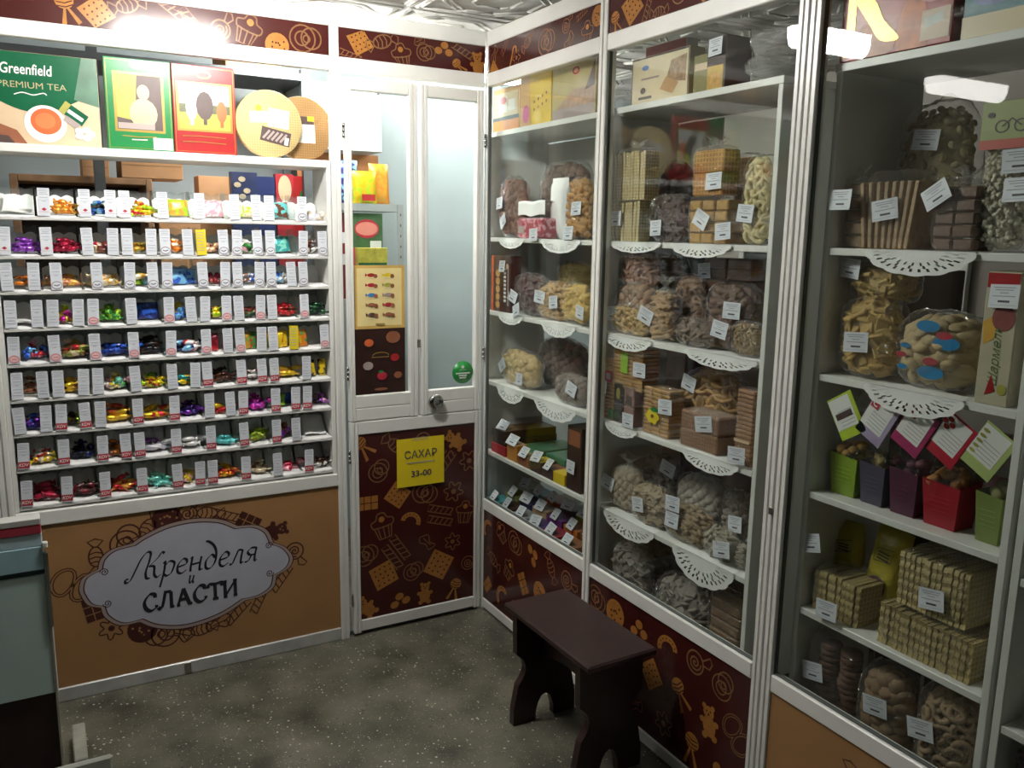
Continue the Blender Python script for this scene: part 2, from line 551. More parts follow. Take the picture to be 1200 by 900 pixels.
def ic_pretzel(p, a, b, dark):
    pts = [(.42 * math.sin(2 * t) * .9, .42 * math.cos(t) + .1 * math.cos(3 * t)) for t in [2 * PI * i / 30 for i in range(30)]]
    p.stroke(pts, .1, b, True)
    p.stroke(pts, .04, dark, True)
def ic_wafer(p, a, b, dark):
    p.stroke([(-.5, -.13), (.5, -.13), (.5, .13), (-.5, .13)], .04, b, True)
    for i in range(5):
        x = -.4 + .2 * i
        p.stroke([(x, -.12), (x + .1, .12)], .04, b)
def ic_wafer2(p, a, b, dark):
    p.push(0, .2); ic_wafer(p, a, b, dark); p.pop(); p.push(.1, -.2); ic_wafer(p, a, b, dark); p.pop()
def ic_dots(p, a, b, dark):
    for x, z in ((-.22, -.06), (.05, .16), (.24, -.1)):
        p.ell(x, z, .17, .14, a, 12)
def ic_bear(p, a, b, dark):
    p.ell(0, -.12, .24, .3, a, 14); p.ell(0, .25, .2, .18, a, 12)
    for s in (-1, 1):
        p.ell(s * .16, .4, .08, .08, a, 8); p.ell(s * .26, 0, .1, .09, a, 8); p.ell(s * .18, -.4, .11, .1, a, 8)
    p.ell(-.07, .28, .03, .03, dark, 6); p.ell(.07, .28, .03, .03, dark, 6); p.ell(0, .2, .04, .03, dark, 6)
def ic_bagel(p, a, b, dark):
    p.ring(0, -.1, .38, .32, .2, a, 18, -10, 190)
    for i in range(7):
        t = math.radians(10 + 26 * i)
        p.ell(.38 * math.cos(t), -.1 + .32 * math.sin(t), .03, .03, dark, 6)
def ic_dipper(p, a, b, dark):
    p.ell(0, .22, .24, .22, a, 14)
    for z in (.1, .2, .3):
        p.stroke([(-.2, z), (0, z - .05), (.2, z)], .03, dark)
    p.poly([(-.06, .02), (-.2, -.45), (-.08, -.45), (0, .02)], a); p.poly([(.02, .02), (.22, -.42), (.32, -.36), (.08, .03)], a)
def ic_nut(p, a, b, dark):
    p.stroke(spline([(-.4, -.1), (-.2, .25), (.1, .1), (.4, .2), (.35, -.15), (.05, -.1), (-.2, -.25), (-.4, -.1)], 3), .045, b)
    p.stroke(spline([(-.25, 0), (0, .02), (.25, .05)], 3), .04, b)
def ic_flower(p, a, b, dark):
    p.stroke([((.3 + .09 * math.cos(6 * t)) * math.cos(t), (.3 + .09 * math.cos(6 * t)) * math.sin(t)) for t in [2 * PI * i / 36 for i in range(36)]], .045, b, True)
    p.ell(0, 0, .1, .1, b, 10)
def ic_choco(p, a, b, dark):
    p.rect(-.38, .38, -.25, .25, a)
    for x in (-.13, .13):
        p.stroke([(x, -.25), (x, .25)], .03, dark)
    p.stroke([(-.38, 0), (.38, 0)], .03, dark)
def ic_cane(p, a, b, dark):
    p.stroke(spline([(-.3, -.4), (0, .05), (.15, .32), (.36, .3), (.36, .1)], 4), .1, a)
ICONS = [ic_cracker, ic_candy, ic_swirl, ic_cupcake, ic_cookie, ic_rings, ic_pretzel, ic_wafer2, ic_dots, ic_bear, ic_bagel, ic_dipper, ic_nut, ic_flower, ic_choco]

def sweets_pattern(parent, x0, x1, z0, z1, y, seed, size=0.12, gap=0.130, items=None):
    """maroon sheet covered with drawings of sweets"""
    p = PR(y=y, step=0.00004)
    p.clip = (x0, x1, z0, z1)
    rnd = random.Random(seed)
    if items is None:
        items = []
        nz = max(1, round((z1 - z0) / gap)); nx = max(1, round((x1 - x0) / gap))
        last = None
        for j in range(nz):
            for i in range(nx):
                f = rnd.choice([q for q in ICONS if q is not last]); last = f
                items.append((f, x0 + (i + .5 + (.25 if j % 2 else -.25)) * (x1 - x0) / nx + rnd.uniform(-.012, .012), z0 + (j + .5) * (z1 - z0) / nz + rnd.uniform(-.012, .012), rnd.uniform(-60, 60), size * rnd.uniform(.85, 1.15)))
    for (f, x, z, r, s) in items:
        p.n = 0; p.push(x, z, s, r); f(p, GOLD, GOLDL, MAROON); p.pop()
    return p.build(parent)

# ================================================================ THE SETTING
fl = MB(); fl.box(-5, 4.2, -6, 2.4, -0.05, 0.0)
tag(fl.build('floor', floor_mat()), 'dark worn terrazzo floor with pale stone chips', None, None, 'structure')

TILE = mat('embossed_foam_tile', (0.50, 0.50, 0.47), 0.7, var=0.10, scale=9, bump=0.8, bscale=45)
cb = MB(); cb.box(-5, 4.2, -6, 2.4, 2.575, 2.62)
ceil = tag(cb.build('ceiling', TILE), 'grey embossed foam tile ceiling', None, None, 'structure')
tb = MB()
tb.cbox(0.002, 0.498, 0.002, 0.498, 0.006, 0.014, 0.002)
def ridge(pts, w=0.006, h=0.006):
    k = len(pts)
    for i in range(k):
        a = Vector((*pts[i], 0)); b = Vector((*pts[(i + 1) % k], 0))
        tb.tube([(a.x, a.y, 0.006), (b.x, b.y, 0.006)], w, 6)
def octo(c, k):
    a, b = k, 0.5 - k
    return [(a + c, a), (b - c, a), (b, a + c), (b, b - c), (b - c, b), (a + c, b), (a, b - c), (a, a + c)]
for k in (0.02, 0.035):
    ridge([(k, k), (0.5 - k, k), (0.5 - k, 0.5 - k), (k, 0.5 - k)])
ridge(octo(0.10, 0.065)); ridge(octo(0.10, 0.085)); ridge(octo(0.03, 0.17))
tile_me = tb.mesh('tile', TILE)
for i in range(-5, 4):
    for j in range(-5, 4):
        link('tile', tile_me, ceil, (i * 0.5 + 0.13, j * 0.5 - 0.07, 2.561))

PALE = mat('pale_blue_panel', (0.42, 0.50, 0.52), 0.45, var=0.05, scale=3)
wr = MB(); wr.box(-3.2, 2.02, 1.30, 1.36, 0, 2.575)
tag(wr.build('wall_rear', PALE), 'pale blue rear wall of the storeroom', None, None, 'structure')
DUSK = mat('dim_beige_panel', (0.40, 0.37, 0.32), 0.6, var=0.06, scale=3)
ws = MB(); ws.box(1.96, 2.02, -3.2, 1.30, 0, 2.575)
far_wall = tag(ws.build('wall_side', DUSK), 'beige side wall behind the display shelves', None, None, 'structure')
we = MB(); we.box(0.02, 1.96, -3.26, -3.20, 0, 2.575)
tag(we.build('wall_front', DUSK), 'beige end wall of the storeroom', None, None, 'structure')
wl = MB(); wl.box(-3.26, -3.20, -0.02, 1.36, 0, 2.575)
tag(wl.build('wall_left', DUSK), 'beige wall beyond the candy shelves', None, None, 'structure')

def post_poly(cx, cy, w, g=0.0035, dp=0.006):
    h = w / 2; c = 0.003
    side = [(-h + c, -h), (-g, -h), (-g, -h + dp), (g, -h + dp), (g, -h), (h - c, -h)]
    out = []
    for k in range(4):
        a = k * PI / 2
        for x, y in side:
            out.append((cx + x * math.cos(a) - y * math.sin(a), cy + x * math.sin(a) + y * math.cos(a)))
    return out
def post(parent, x, y, w, z0, z1, name='post'):
    b = MB(); b.prism(post_poly(0, 0, w), z0, z1)
    return b.build(name, WHITE, parent, (x, y, 0))
def bar(parent, x0, x1, y0, y1, z0, z1, m=WHITE, name='beam', c=0.003):
    b = MB(); b.cbox(x0, x1, y0, y1, z0, z1, c)
    return b.build(name, m, parent)

# ---- back wall (candy side): local axes are world axes
wa = thing('wall_back', 'white aluminium framed back wall with candy shelving bay', None, (0, 0, 0), 0, None, 'structure')
for x in (-1.879, -1.8385):
    post(wa, x, 0.02, 0.039, 0, 2.535)
post(wa, -0.649, 0.018, 0.037, 0, 2.533)
for x0, x1 in ((-1.819, -0.668), (-0.630, -0.006)):
    bar(wa, x0, x1, 0.0, 0.034, 2.477, 2.535)
    bar(wa, x0, x1, 0.0, 0.034, 2.317, 2.370)
bar(wa, -1.819, -0.668, 0.0, 0.034, 0.682, 0.734)
bar(wa, -1.819, -0.668, 0.0, 0.034, 0.0, 0.054, mat('scuffed_aluminium', (0.60, 0.61, 0.60), 0.3, metal=0.35, var=0.15, scale=9))
tr = MB(); tr.cbox(-1.30, -1.275, -0.004, 0.0, 0.004, 0.05, 0.001)
tr.build('joint_cover', CHROME, wa)
def fascia(parent, x0, x1, seed, items=None):
    b = MB(); b.box(x0, x1, 0.004, 0.010, 2.368, 2.479)
    q = b.build('fascia_panel', MAROON, parent)
    sweets_pattern(q, x0 + .002, x1 - .002, 2.370, 2.477, 0.0039, seed, 0.10, 0.105, items)
    return q
zc = 2.424
fascia(wa, -1.819, -0.668, 3, [(ic_bagel, -1.70, zc + .02, 10, .13), (ic_dipper, -1.545, zc - .005, 10, .12), (ic_cracker, -1.455, zc - .005, 38, .10),
    (ic_candy, -1.36, zc + .03, 20, .11), (ic_rings, -1.30, zc - .03, 0, .09), (ic_wafer, -1.205, zc + .03, -35, .12), (ic_wafer, -1.15, zc, -50, .12),
    (ic_swirl, -1.06, zc - .01, 15, .11), (ic_cupcake, -.965, zc, -20, .115), (ic_cookie, -.862, zc - .04, 10, .11), (ic_rings, -.755, zc - .005, 0, .125), (ic_wafer, -1.79, zc, 60, .1)])
fascia(wa, -0.630, -0.006, 4, [(ic_cracker, -.545, zc + .01, 30, .095), (ic_wafer, -.585, zc - .045, -15, .09), (ic_candy, -.455, zc + .02, 20, .12), (ic_cupcake, -.375, zc - .025, 12, .10),
    (ic_rings, -.27, zc, 0, .085), (ic_dots, -.195, zc + .02, 0, .10), (ic_wafer, -.11, zc + .025, -25, .10), (ic_dipper, -.125, zc - .04, 40, .08), (ic_bear, -.04, zc - .02, 5, .10), (ic_nut, -.30, zc + .04, 20, .06)])

SC1 = [
    (-.52, .22), (-.66, .16), (-.62, -.04), (-.42, .08), (-.22, .75), (-.02, 1.45), (.22, 1.86), (.42, 1.78), (.40, 1.2), (.30, .5), (.38, .06), (.55, .04)]
def medallion(pr, cx, cz, k=1.0):
    """cloud-shaped sign with script lettering, framed by drawings of sweets"""
    pr.push(cx, cz, k)
    rnd = random.Random(5)
    arcs = [[(-.381, .0), (-.381, .025), (-.366, .059), (-.316, .082)], [(-.316, .082), (-.304, .12), (-.267, .15), (-.197, .162)], [(-.197, .162), (-.154, .187), (-.07, .217), (.027, .225), (.124, .207), (.19, .169)],
            [(.19, .169), (.259, .161), (.305, .129), (.326, .075)], [(.326, .075), (.374, .047), (.402, -.003), (.383, -.044), (.334, -.067)], [(.334, -.067), (.32, -.115), (.271, -.144), (.206, -.15)],
            [(.206, -.15), (.13, -.19), (.039, -.214), (-.05, -.216), (-.134, -.192), (-.189, -.155)], [(-.189, -.155), (-.256, -.154), (-.304, -.112), (-.316, -.07)], [(-.316, -.07), (-.359, -.049), (-.381, 0)]]
    edge = []
    for a_ in arcs:
        edge += spline(a_, 5)[:-1]
    def shape(g):
        return [(x * (1 + g / max(.2, math.hypot(x, z))), z * (1 + g / max(.2, math.hypot(x, z)))) for x, z in edge]
    def rad(t, grow):
        best = min(edge, key=lambda q: abs(math.atan2(math.sin(math.atan2(q[1], q[0]) - t), math.cos(math.atan2(q[1], q[0]) - t))))
        return math.hypot(*best) + grow
    order = [ic_candy, ic_swirl, ic_cookie, ic_candy, ic_rings, ic_candy, ic_pretzel, ic_choco, ic_flower, ic_cookie, ic_rings, ic_nut, ic_candy, ic_nut, ic_wafer, ic_wafer, ic_wafer, ic_swirl, ic_bear, ic_choco, ic_wafer]
    for i, f in enumerate(order):
        t = math.radians(72 + i * 360 / len(order))
        r = rad(t, 0.018)
        s = .135 if f in (ic_pretzel, ic_cookie, ic_rings) else .118
        pr.n = 0; pr.push(r * math.cos(t), r * math.sin(t), s, math.degrees(t) - 90 + rnd.uniform(-25, 25)); f(pr, BROWNP, BROWNP, TAN); pr.pop()
    pr.n = 12
    pr.poly(shape(0.0), BROWNP); pr.poly(shape(-0.004), PINKISH); pr.poly(shape(-0.016), BROWNP); pr.poly(shape(-0.0205), LILAC)
    for (qx, qz, sx, sz) in ((-.293, .066, 1, 1), (-.290, -.057, 1, -1), (.305, .066, -1, 1), (.304, -.051, -1, -1)):
        q = [(qx + sx * .016 * (1 - t / 17) * math.cos(PI + t * .75), qz + sz * .016 * (1 - t / 17) * math.sin(t * .75)) for t in range(16)]
        pr.stroke(q, .0035, BROWNP)
    # lettering
    def word(letters, x, z, s, shear, thin, thick, kx=1.0):
        for (adv, strokes) in letters:
            for st in strokes:
                nib(pr, [(x + s * (kx * px + shear * pz), z + s * pz) for px, pz in st], NAVY, thin * s, thick * s, 40)
            x += adv * s * kx
    K = (1.12, [SC1, [(1.12, 1.62), (.98, 1.72), (.80, 1.35), (.42, .85)], [(.42, .85), (.68, .80), (.74, .25), (.9, .02), (1.08, .18)]])
    r_ = (.74, [[(.0, .9), (.1, 1.0), (.1, .2), (.0, -.75)], [(.1, .7), (.32, 1.0), (.58, .82), (.5, .2), (.28, .0), (.1, .14)]])
    e_ = (.64, [[(.06, .48), (.44, .62), (.46, .9), (.26, 1.0), (.04, .6), (.08, .14), (.28, .0), (.52, .2)]])
    n_ = (.82, [[(.0, .92), (.1, 1.0), (.08, .4), (.1, .0)], [(.1, .5), (.55, .56)], [(.58, 1.0), (.55, .4), (.58, .04), (.72, .1)]])
    d_ = (.74, [[(.5, .72), (.3, .98), (.04, .6), (.08, .1), (.3, .02), (.52, .4), (.52, 1.1), (.34, 1.62), (.05, 1.95), (-.12, 2.0)]])
    l_ = (.78, [[(-.04, .06), (.1, .06), (.22, .5), (.34, 1.0)], [(.34, 1.0), (.56, .98)], [(.58, 1.0), (.55, .4), (.58, .04), (.72, .1)]])
    y_ = (.7, [[(.56, 1.0), (.52, .4), (.56, .04), (.68, .1)], [(.56, .98), (.26, 1.0), (.1, .74), (.26, .5), (.54, .52)], [(.34, .5), (.2, .1), (.0, .02)]])
    word([K, r_, e_, n_, d_, e_, l_, y_], -.180, .012, .056, .18, .04, .20, 1.26)
    u_ = (.7, [[(.0, .9), (.1, 1.0), (.08, .3), (.22, .02), (.5, .5)], [(.55, 1.0), (.5, .3), (.58, .02), (.72, .12)]])
    word([u_], -.006, -.034, .030, .18, .06, .26)
    C_ = (.86, [[(.66, .78), (.62, 1.0), (.34, 1.02), (.06, .62), (.1, .2), (.36, -.02), (.66, .12), (.72, .3)]])
    L_ = (1.0, [[(-.06, .12), (.06, .0), (.2, .2), (.38, 1.0)], [(.3, 1.02), (.72, 1.0)], [(.7, 1.0), (.7, .5), (.7, .02)], [(.6, .0), (.86, .02)]])
    A_ = (1.0, [[(.0, .0), (.2, .02)], [(.06, .0), (.24, .5), (.42, 1.05)], [(.42, 1.05), (.58, .5), (.74, .0)], [(.64, .0), (.9, .02)], [(.16, .36), (.64, .36)]])
    T_ = (.92, [[(.0, .78), (.06, 1.0), (.42, .98), (.8, 1.02), (.84, .78)], [(.42, 1.0), (.42, .5), (.42, .02)], [(.26, .0), (.6, .02)]])
    I_ = (1.0, [[(.1, 1.0), (.1, .5), (.1, .0)], [(.1, .06), (.4, .5), (.72, .98)], [(.72, 1.0), (.72, .5), (.72, .0)], [(0, 1), (.22, 1.02)], [(.6, 1), (.84, 1.02)], [(.6, 0), (.84, .02)], [(0, 0), (.22, .02)]])
    word([C_, L_, A_, C_, T_, I_], -.168, -.116, .0625, .0, .07, .25)
    pr.pop()

lp = MB(); lp.box(-1.819, -0.668, 0.008, 0.016, 0.054, 0.684)
lowp = lp.build('lower_panel', TAN, wa)
pm = PR(y=0.0078, step=0.00004); medallion(pm, -1.262, 0.405, 1.0)
pm.build(lowp)

# ---- right wall (biscuit side), local x = distance from the corner, local y = depth behind the glazing
wb = thing('wall_right', 'white aluminium framed glazed wall in front of the biscuit shelves', None, (0, 0, 0), RB, None, 'structure')
post(wb, -0.006, 0.012, 0.020, 0, 2.535)
post(wb, 0.8385, 0.020, 0.044, 0, 2.533)
post(wb, 1.6915, 0.018, 0.034, 0, 2.533); post(wb, 1.7305, 0.018, 0.036, 0, 2.533)
g = MB(); g.box(1.7085, 1.7125, 0.006, 0.03, 0, 2.53); g.build('gasket', GASKET, wb)
post(wb, 2.78, 0.02, 0.04, 0, 2.533)
bays = ((0.006, 0.8165), (0.8605, 1.6745), (1.7485, 2.76))
for i, (a, b_) in enumerate(bays):
    bar(wb, a, b_, 0.0, 0.034, 2.477, 2.535)
    bar(wb, a, b_, 0.0, 0.034, 2.317, 2.370)
    bar(wb, a, b_, 0.0, 0.034, 0.485, 0.535)
    bar(wb, a, b_, 0.0, 0.034, 0.014, 0.058)
    p = MB(); p.box(a, b_, 0.006, 0.014, 0.056, 0.487)
    if i < 2:
        q = p.build('lower_panel', MAROON, wb)
        sweets_pattern(q, a + .002, b_ - .002, .058, .485, 0.0059, 20 + i, 0.115, 0.125)
    else:
        q = p.build('lower_panel', TAN, wb)
        pm = PR(y=0.0058, step=0.00004); medallion(pm, 2.29, 0.262, 0.86); pm.build(q)
    gl = MB(); gl.box(a - .002, b_ + .002, 0.014, 0.018, 0.533, 2.319); gl.build('glass_pane', GLASS, wb)
    gs = MB()
    gs.box(a, a + .003, 0.010, 0.022, 0.535, 2.317); gs.box(b_ - .003, b_, 0.010, 0.022, 0.535, 2.317)
    gs.box(a, b_, 0.010, 0.022, 0.535, 0.539)
    gs.build('gasket', GASKET, wb)
fascia(wb, 0.006, 0.8165, 5, [(ic_nut, .06, zc + .01, 60, .09), (ic_wafer, .15, zc + .035, 50, .09), (ic_cracker, .05, zc - .055, 40, .08), (ic_cane, .21, zc - .02, 10, .09), (ic_flower, .245, zc - .03, 0, .08),
    (ic_candy, .33, zc + .015, 35, .09), (ic_rings, .47, zc - .01, 0, .12), (ic_swirl, .60, zc + .02, 0, .08), (ic_nut, .62, zc - .04, 50, .09), (ic_wafer, .70, zc + .04, 20, .07), (ic_cupcake, .735, zc - .03, 0, .085), (ic_cookie, .795, zc + .015, 0, .085)])
fascia(wb, 0.8605, 1.6745, 6, [(ic_dipper, .90, zc - .03, 15, .09), (ic_cracker, .985, zc + .005, 35, .10), (ic_wafer, 1.06, zc - .03, 70, .08), (ic_candy, 1.12, zc - .04, 0, .08), (ic_rings, 1.22, zc, 0, .09), (ic_bear, 1.33, zc, 10, .1), (ic_cookie, 1.44, zc, 0, .09), (ic_cupcake, 1.56, zc, 0, .1)])
fascia(wb, 1.7485, 2.76, 8)
lk = MB(); lk.cbox(1.700, 1.712, -0.005, 0.0, 0.985, 1.005, 0.001); lk.lathe([(.003, -.008), (.003, -.004)], 8, mtx=Matrix.Translation((1.706, 0, .995)) @ Matrix.Rotation(PI / 2, 4, 'X'))
lk.build('lock', CHROME, wb)

# ---- doors of the corner unit
def leaf(name, label, x0, x1, gx0, gx1, knob=None):
    r = thing(name, label, None, (0, 0, 0), 0, None, 'structure')
    z0, z1, g0, g1 = 0.947, 2.300, 1.052, 2.254
    st = MB()
    for a, b_ in ((x0, gx0), (gx1, x1)):
        n = (b_ - a)
        st.cbox(a, a + n * .48, -0.004, 0.03, z0, z1, 0.002); st.cbox(a + n * .52, b_, -0.004, 0.03, z0, z1, 0.002)
    st.build('stile', WHITE, r)
    bar(r, gx0, gx1, -0.001, 0.03, g1, z1, name='rail'); bar(r, gx0, gx1, -0.001, 0.03, 1.0005, g0, name='rail'); bar(r, gx0, gx1, -0.001, 0.03, z0, 0.9995, name='rail')
    gp = MB(); gp.box(gx0 - .002, gx1 + .002, 0.012, 0.016, g0 - .002, g1 + .002); gp.build('glass_pane', GLASS, r)
    return r
d1 = leaf('door_1', 'left glazed leaf of the white double door', -0.612, -0.312, -0.588, -0.347)
d2 = leaf('door_2', 'right glazed leaf of the white double door with a round lock', -0.296, -0.013, -0.267, -0.043)
def hinge(parent, x, z):
    b = MB()
    for k in range(3):
        b.lathe([(.006, z - .028 + k * .019), (.006, z - .028 + k * .019 + .017)], 10, mtx=Matrix.Translation((x, -.006, 0)))
    b.build('hinge', CHROME, parent)
hinge(d1, -.621, 2.1); hinge(d1, -.621, 1.15); hinge(d2, -.006, 2.1); hinge(d2, -.006, 1.2)
kb = MB()
kb.lathe([(.012, 0), (.012, .012), (.030, .012), (.034, .018), (.034, .028), (.028, .034), (.012, .035)], 20)
kb.build('lock_knob', CHROME, d2, (-.240, -.001, 1.003), (PI / 2, 0, 0))
kr = MB(); kr.lathe([(.010, .0352), (.010, .037), (.004, .0372)], 14, m=GASKET); kr.build('keyhole', GASKET, d2, (-.240, -.001, 1.003), (PI / 2, 0, 0))
ct = MB(); ct.cbox(-.318, -.304, -.012, -.004, 1.24, 1.275, .002); ct.build('catch', CHROME, d1)
d3 = thing('door_3', 'lower white framed door with a maroon sweets-print panel', None, (0, 0, 0), 0, None, 'structure')
for a, b_ in ((-.611, -.596), (-.594, -.580), (-.040, -.026), (-.024, -.012)):
    bar(d3, a, b_, -.004, .03, .012, .943, name='stile', c=.002)
bar(d3, -.580, -.040, -.001, .03, .888, .943, name='rail'); bar(d3, -.580, -.040, -.001, .03, .018, .068, name='rail')
dp = MB(); dp.box(-.582, -.038, .006, .014, .066, .89); dq = dp.build('panel', MAROON, d3)
sweets_pattern(dq, -.580, -.040, .068, .888, .0059, 33, .115, .122)
hinge(d3, -.620, .80); hinge(d3, -.620, .17)
pl = MB(); pl.box(-.63, -.01, .02, .05, 0, .02); pl.build('plinth', STEEL, wa)

# ---- ceiling lamps: they light the place
def lamp(label, loc, lx, ly, e, group=None):
    r = thing('ceiling_lamp', label, 'lamp', loc, 0, group)
    b = MB(); b.cbox(-lx / 2 - .01, lx / 2 + .01, -ly / 2 - .01, ly / 2 + .01, .035, .061, .004); b.build('housing', WHITE, r)
    c = MB()
    n = 10
    prof = [(-ly / 2, .035)] + [(-ly / 2 * math.cos(PI * i / n), .035 - .085 * math.sin(PI * i / n) ** .7) for i in range(1, n)] + [(ly / 2, .035)]
    c.prism(prof, -lx / 2, lx / 2, 'x')
    m = mat('lamp_diffuser_%d' % int(e), (1.0, 0.97, 0.92), 0.5, var=0, emit=e)
    c.build('diffuser', m, r)
    return r
lamp('bright ceiling lamp in front of the candy shelves', (-1.12, -0.76, 2.50), .38, .085, LAMP_HALL)
lamp('ceiling lamp further left in the hall', (-2.60, -0.38, 2.50), .56, .10, LAMP_SIDE)
lamp('ceiling lamp in the storeroom', (-.55, .36, 2.50), .50, .10, LAMP_STORE)
lamp('added fill lamp over the back of the storeroom', (.55, .62, 2.50), .50, .10, LAMP_STORE * .8)  # added lamp, brightens the wall seen through the right door leaf

# ================================================================ CANDY SHELVES (back wall)
ROWZ = [1.752, 1.623, 1.505, 1.380, 1.258, 1.135, 1.015, 0.890, 0.755]
ORD = ['first', 'second', 'third', 'fourth', 'fifth', 'sixth', 'seventh', 'eighth', 'ninth']
cu = thing('candy_shelf_unit', 'white candy shelf unit with nine narrow shelves and a top shelf', 'shelf unit', (-1.243, .02, .735))
def cpart(name, x0, x1, y0, y1, z0, z1, m=MELA, c=.002):
    b = MB(); b.cbox(x0 + 1.243, x1 + 1.243, y0 - .02, y1 - .02, z0 - .735, z1 - .735, c); return b.build(name, m, cu)
cpart('shelf', -1.803, -.686, .008, .22, 1.957, 1.985)
for z in ROWZ:
    cpart('shelf', -1.803, -.686, .010, .196, z - .014, z)
cpart('side_panel', -1.819, -1.803, .012, .205, .735, 2.30); cpart('side_panel', -.686, -.669, .012, .205, .735, 1.985)
cpart('back_panel', -1.803, -.686, .198, .204, .735, 1.50, mat('back_board', (0.74, 0.77, 0.74), .35, var=.05))

# ---- price cards
def card_meshes(kind):
    w, h = .0355, .092
    c = MB(); c.cbox(-w / 2, w / 2, 0, .0012, 0, h, .0003)
    p = PR(y=-.0002, step=.00005)
    if kind == 'y':
        base = YELTAG
        for z in (.080, .070, .060, .048, .036, .026, .016):
            p.rect(-.014, .014 - (z * 37 % .006), z, z + .0022, INKG)
    else:
        base = CARD
        for z, l in ((.086, .013), (.081, .015), (.076, .011), (.071, .014), (.060, .012), (.048, .006)):
            p.rect(-l, l, z, z + .0016, INKG)
        p.rect(-.016, .016, .052, .0526, INKG)
        if kind == 'k':
            p.rect(-.0172, .0172, .004, .026, REDTAG); p.text('KDV', 0, .0152, .0115, WPRINT, .01, .2, .030)
        elif kind == 't':
            p.poly([(-.008, .022), (0, .017), (.008, .022), (0, .028)], REDTAG); p.rect(-.015, .015, .013, .0142, PINKTAG)
        elif kind == 'o':
            p.ell(0, .016, .0165, .0135, mat('brown_tag', (.20, .11, .10), .5, var=0), 16); p.ell(0, .016, .0145, .0112, CARD, 16); p.stroke([(-.009, .017), (0, .014), (.009, .018)], .003, INK)
        elif kind == 'p':
            p.ell(0, .016, .0165, .0135, PINKTAG, 16); p.ell(0, .016, .012, .009, mat('pale_pink_tag', (.75, .5, .5), .5, var=0), 14); p.rect(-.008, .008, .015, .017, REDTAG)
        else:
            for z, l in ((.034, .013), (.024, .011), (.014, .014)):
                p.rect(-l, l, z, z + .0014, INKG)
    return c.mesh('price_card', base), p.b.mesh('printed_text')
CARDS = {k: card_meshes(k) for k in 'nktopy'}
CARDWORD = {'n': 'plain white price card', 'k': 'red-footed white price card', 't': 'diamond-marked white price card', 'o': 'brown-oval white price card', 'p': 'pink-oval white price card', 'y': 'bright yellow price card'}

# ---- sweets
def twist_mesh(L, R, tail, seed=1):
    b = MB(); rnd = random.Random(seed)
    n = 8
    prof = [(-L / 2 - tail, R * .95), (-L / 2 - tail * .5, R * .55), (-L / 2, R * .28), (-L / 2 + L * .12, R * .8), (-L * .2, R), (L * .2, R), (L / 2 - L * .12, R * .8), (L / 2, R * .28), (L / 2 + tail * .5, R * .55), (L / 2 + tail, R * .95)]
    vs = []; fs = []
    for j, (x, r) in enumerate(prof):
        flat = .3 if j in (0, 9) else (.55 if j in (1, 8) else 1)
        for i in range(n):
            a = 2 * PI * i / n
            k = r * (1 + (rnd.uniform(-.15, .15) if flat == 1 else .25 * (-1) ** i))
            vs.append((x, k * math.cos(a), k * math.sin(a) * flat))
    for j in range(len(prof) - 1):
        for i in range(n):
            fs.append((j * n + i, j * n + (i + 1) % n, (j + 1) * n + (i + 1) % n, (j + 1) * n + i))
    fs.append(tuple(range(n))[::-1]); fs.append(tuple(range((len(prof) - 1) * n, len(prof) * n)))
    b.add(vs, fs, None, True)
    return b
def pillow(w, h, t, crimp=.08, seed=0):
    """flow-wrap packet: fat in the middle, crimped flat ends; stands up, faces -y"""
    b = MB(); rnd = random.Random(seed)
    nu, nv = 10, 8
    for sgn in (-1, 1):
        def fn(u, v, sgn=sgn):
            x = (u - .5) * w; z = v * h
            e = max(0.0, 1 - (abs(u - .5) * 2) ** 3.5); f = max(0.0, 1 - (abs(v - .5) * 2) ** (4 if 0 < v < 1 else 1))
            th = t / 2 * (e ** .6) * (f ** .6)
            wob = noise.noise(Vector((x * 40 + seed, z * 40, sgn))) * .12 * th
            zz = z + (.004 * math.sin(u * 40) if v in (0, 1) else 0) * 0
            return (x * (1 - .04 * math.sin(v * PI)), sgn * (th + wob), zz)
        g = MB(); g.grid(fn, nu, nv)
        if sgn > 0:
            g.f = [f[::-1] for f in g.f]
        b.add(g.v, g.f, None, True)
    return b
TW = [twist_mesh(.030, .0095, .013, k) for k in range(2)]
BALL = [twist_mesh(.020, .0115, .009, 5)]
BARM = [twist_mesh(.048, .0115, .010, 8)]
PKT = [pillow(.078, .066, .034, seed=3), pillow(.070, .060, .032, seed=9)]
UPR = [pillow(.030, .062, .016, seed=4)]
CHK = [pillow(.040, .026, .018, seed=6)]
_cm = {}
def candy_mesh(kind, mt, k):
    lst = {'t': TW, 'b': BALL, 'r': BARM, 'k': PKT, 'u': UPR, 's': CHK}[kind]
    key = (kind, k % len(lst), mt.name)
    if key not in _cm:
        _cm[key] = lst[k % len(lst)].mesh({'t': 'twist_candy', 'b': 'foil_candy', 'r': 'candy_bar', 'k': 'candy_packet', 'u': 'candy_packet', 's': 'small_candy'}[kind], mt)
    return _cm[key]
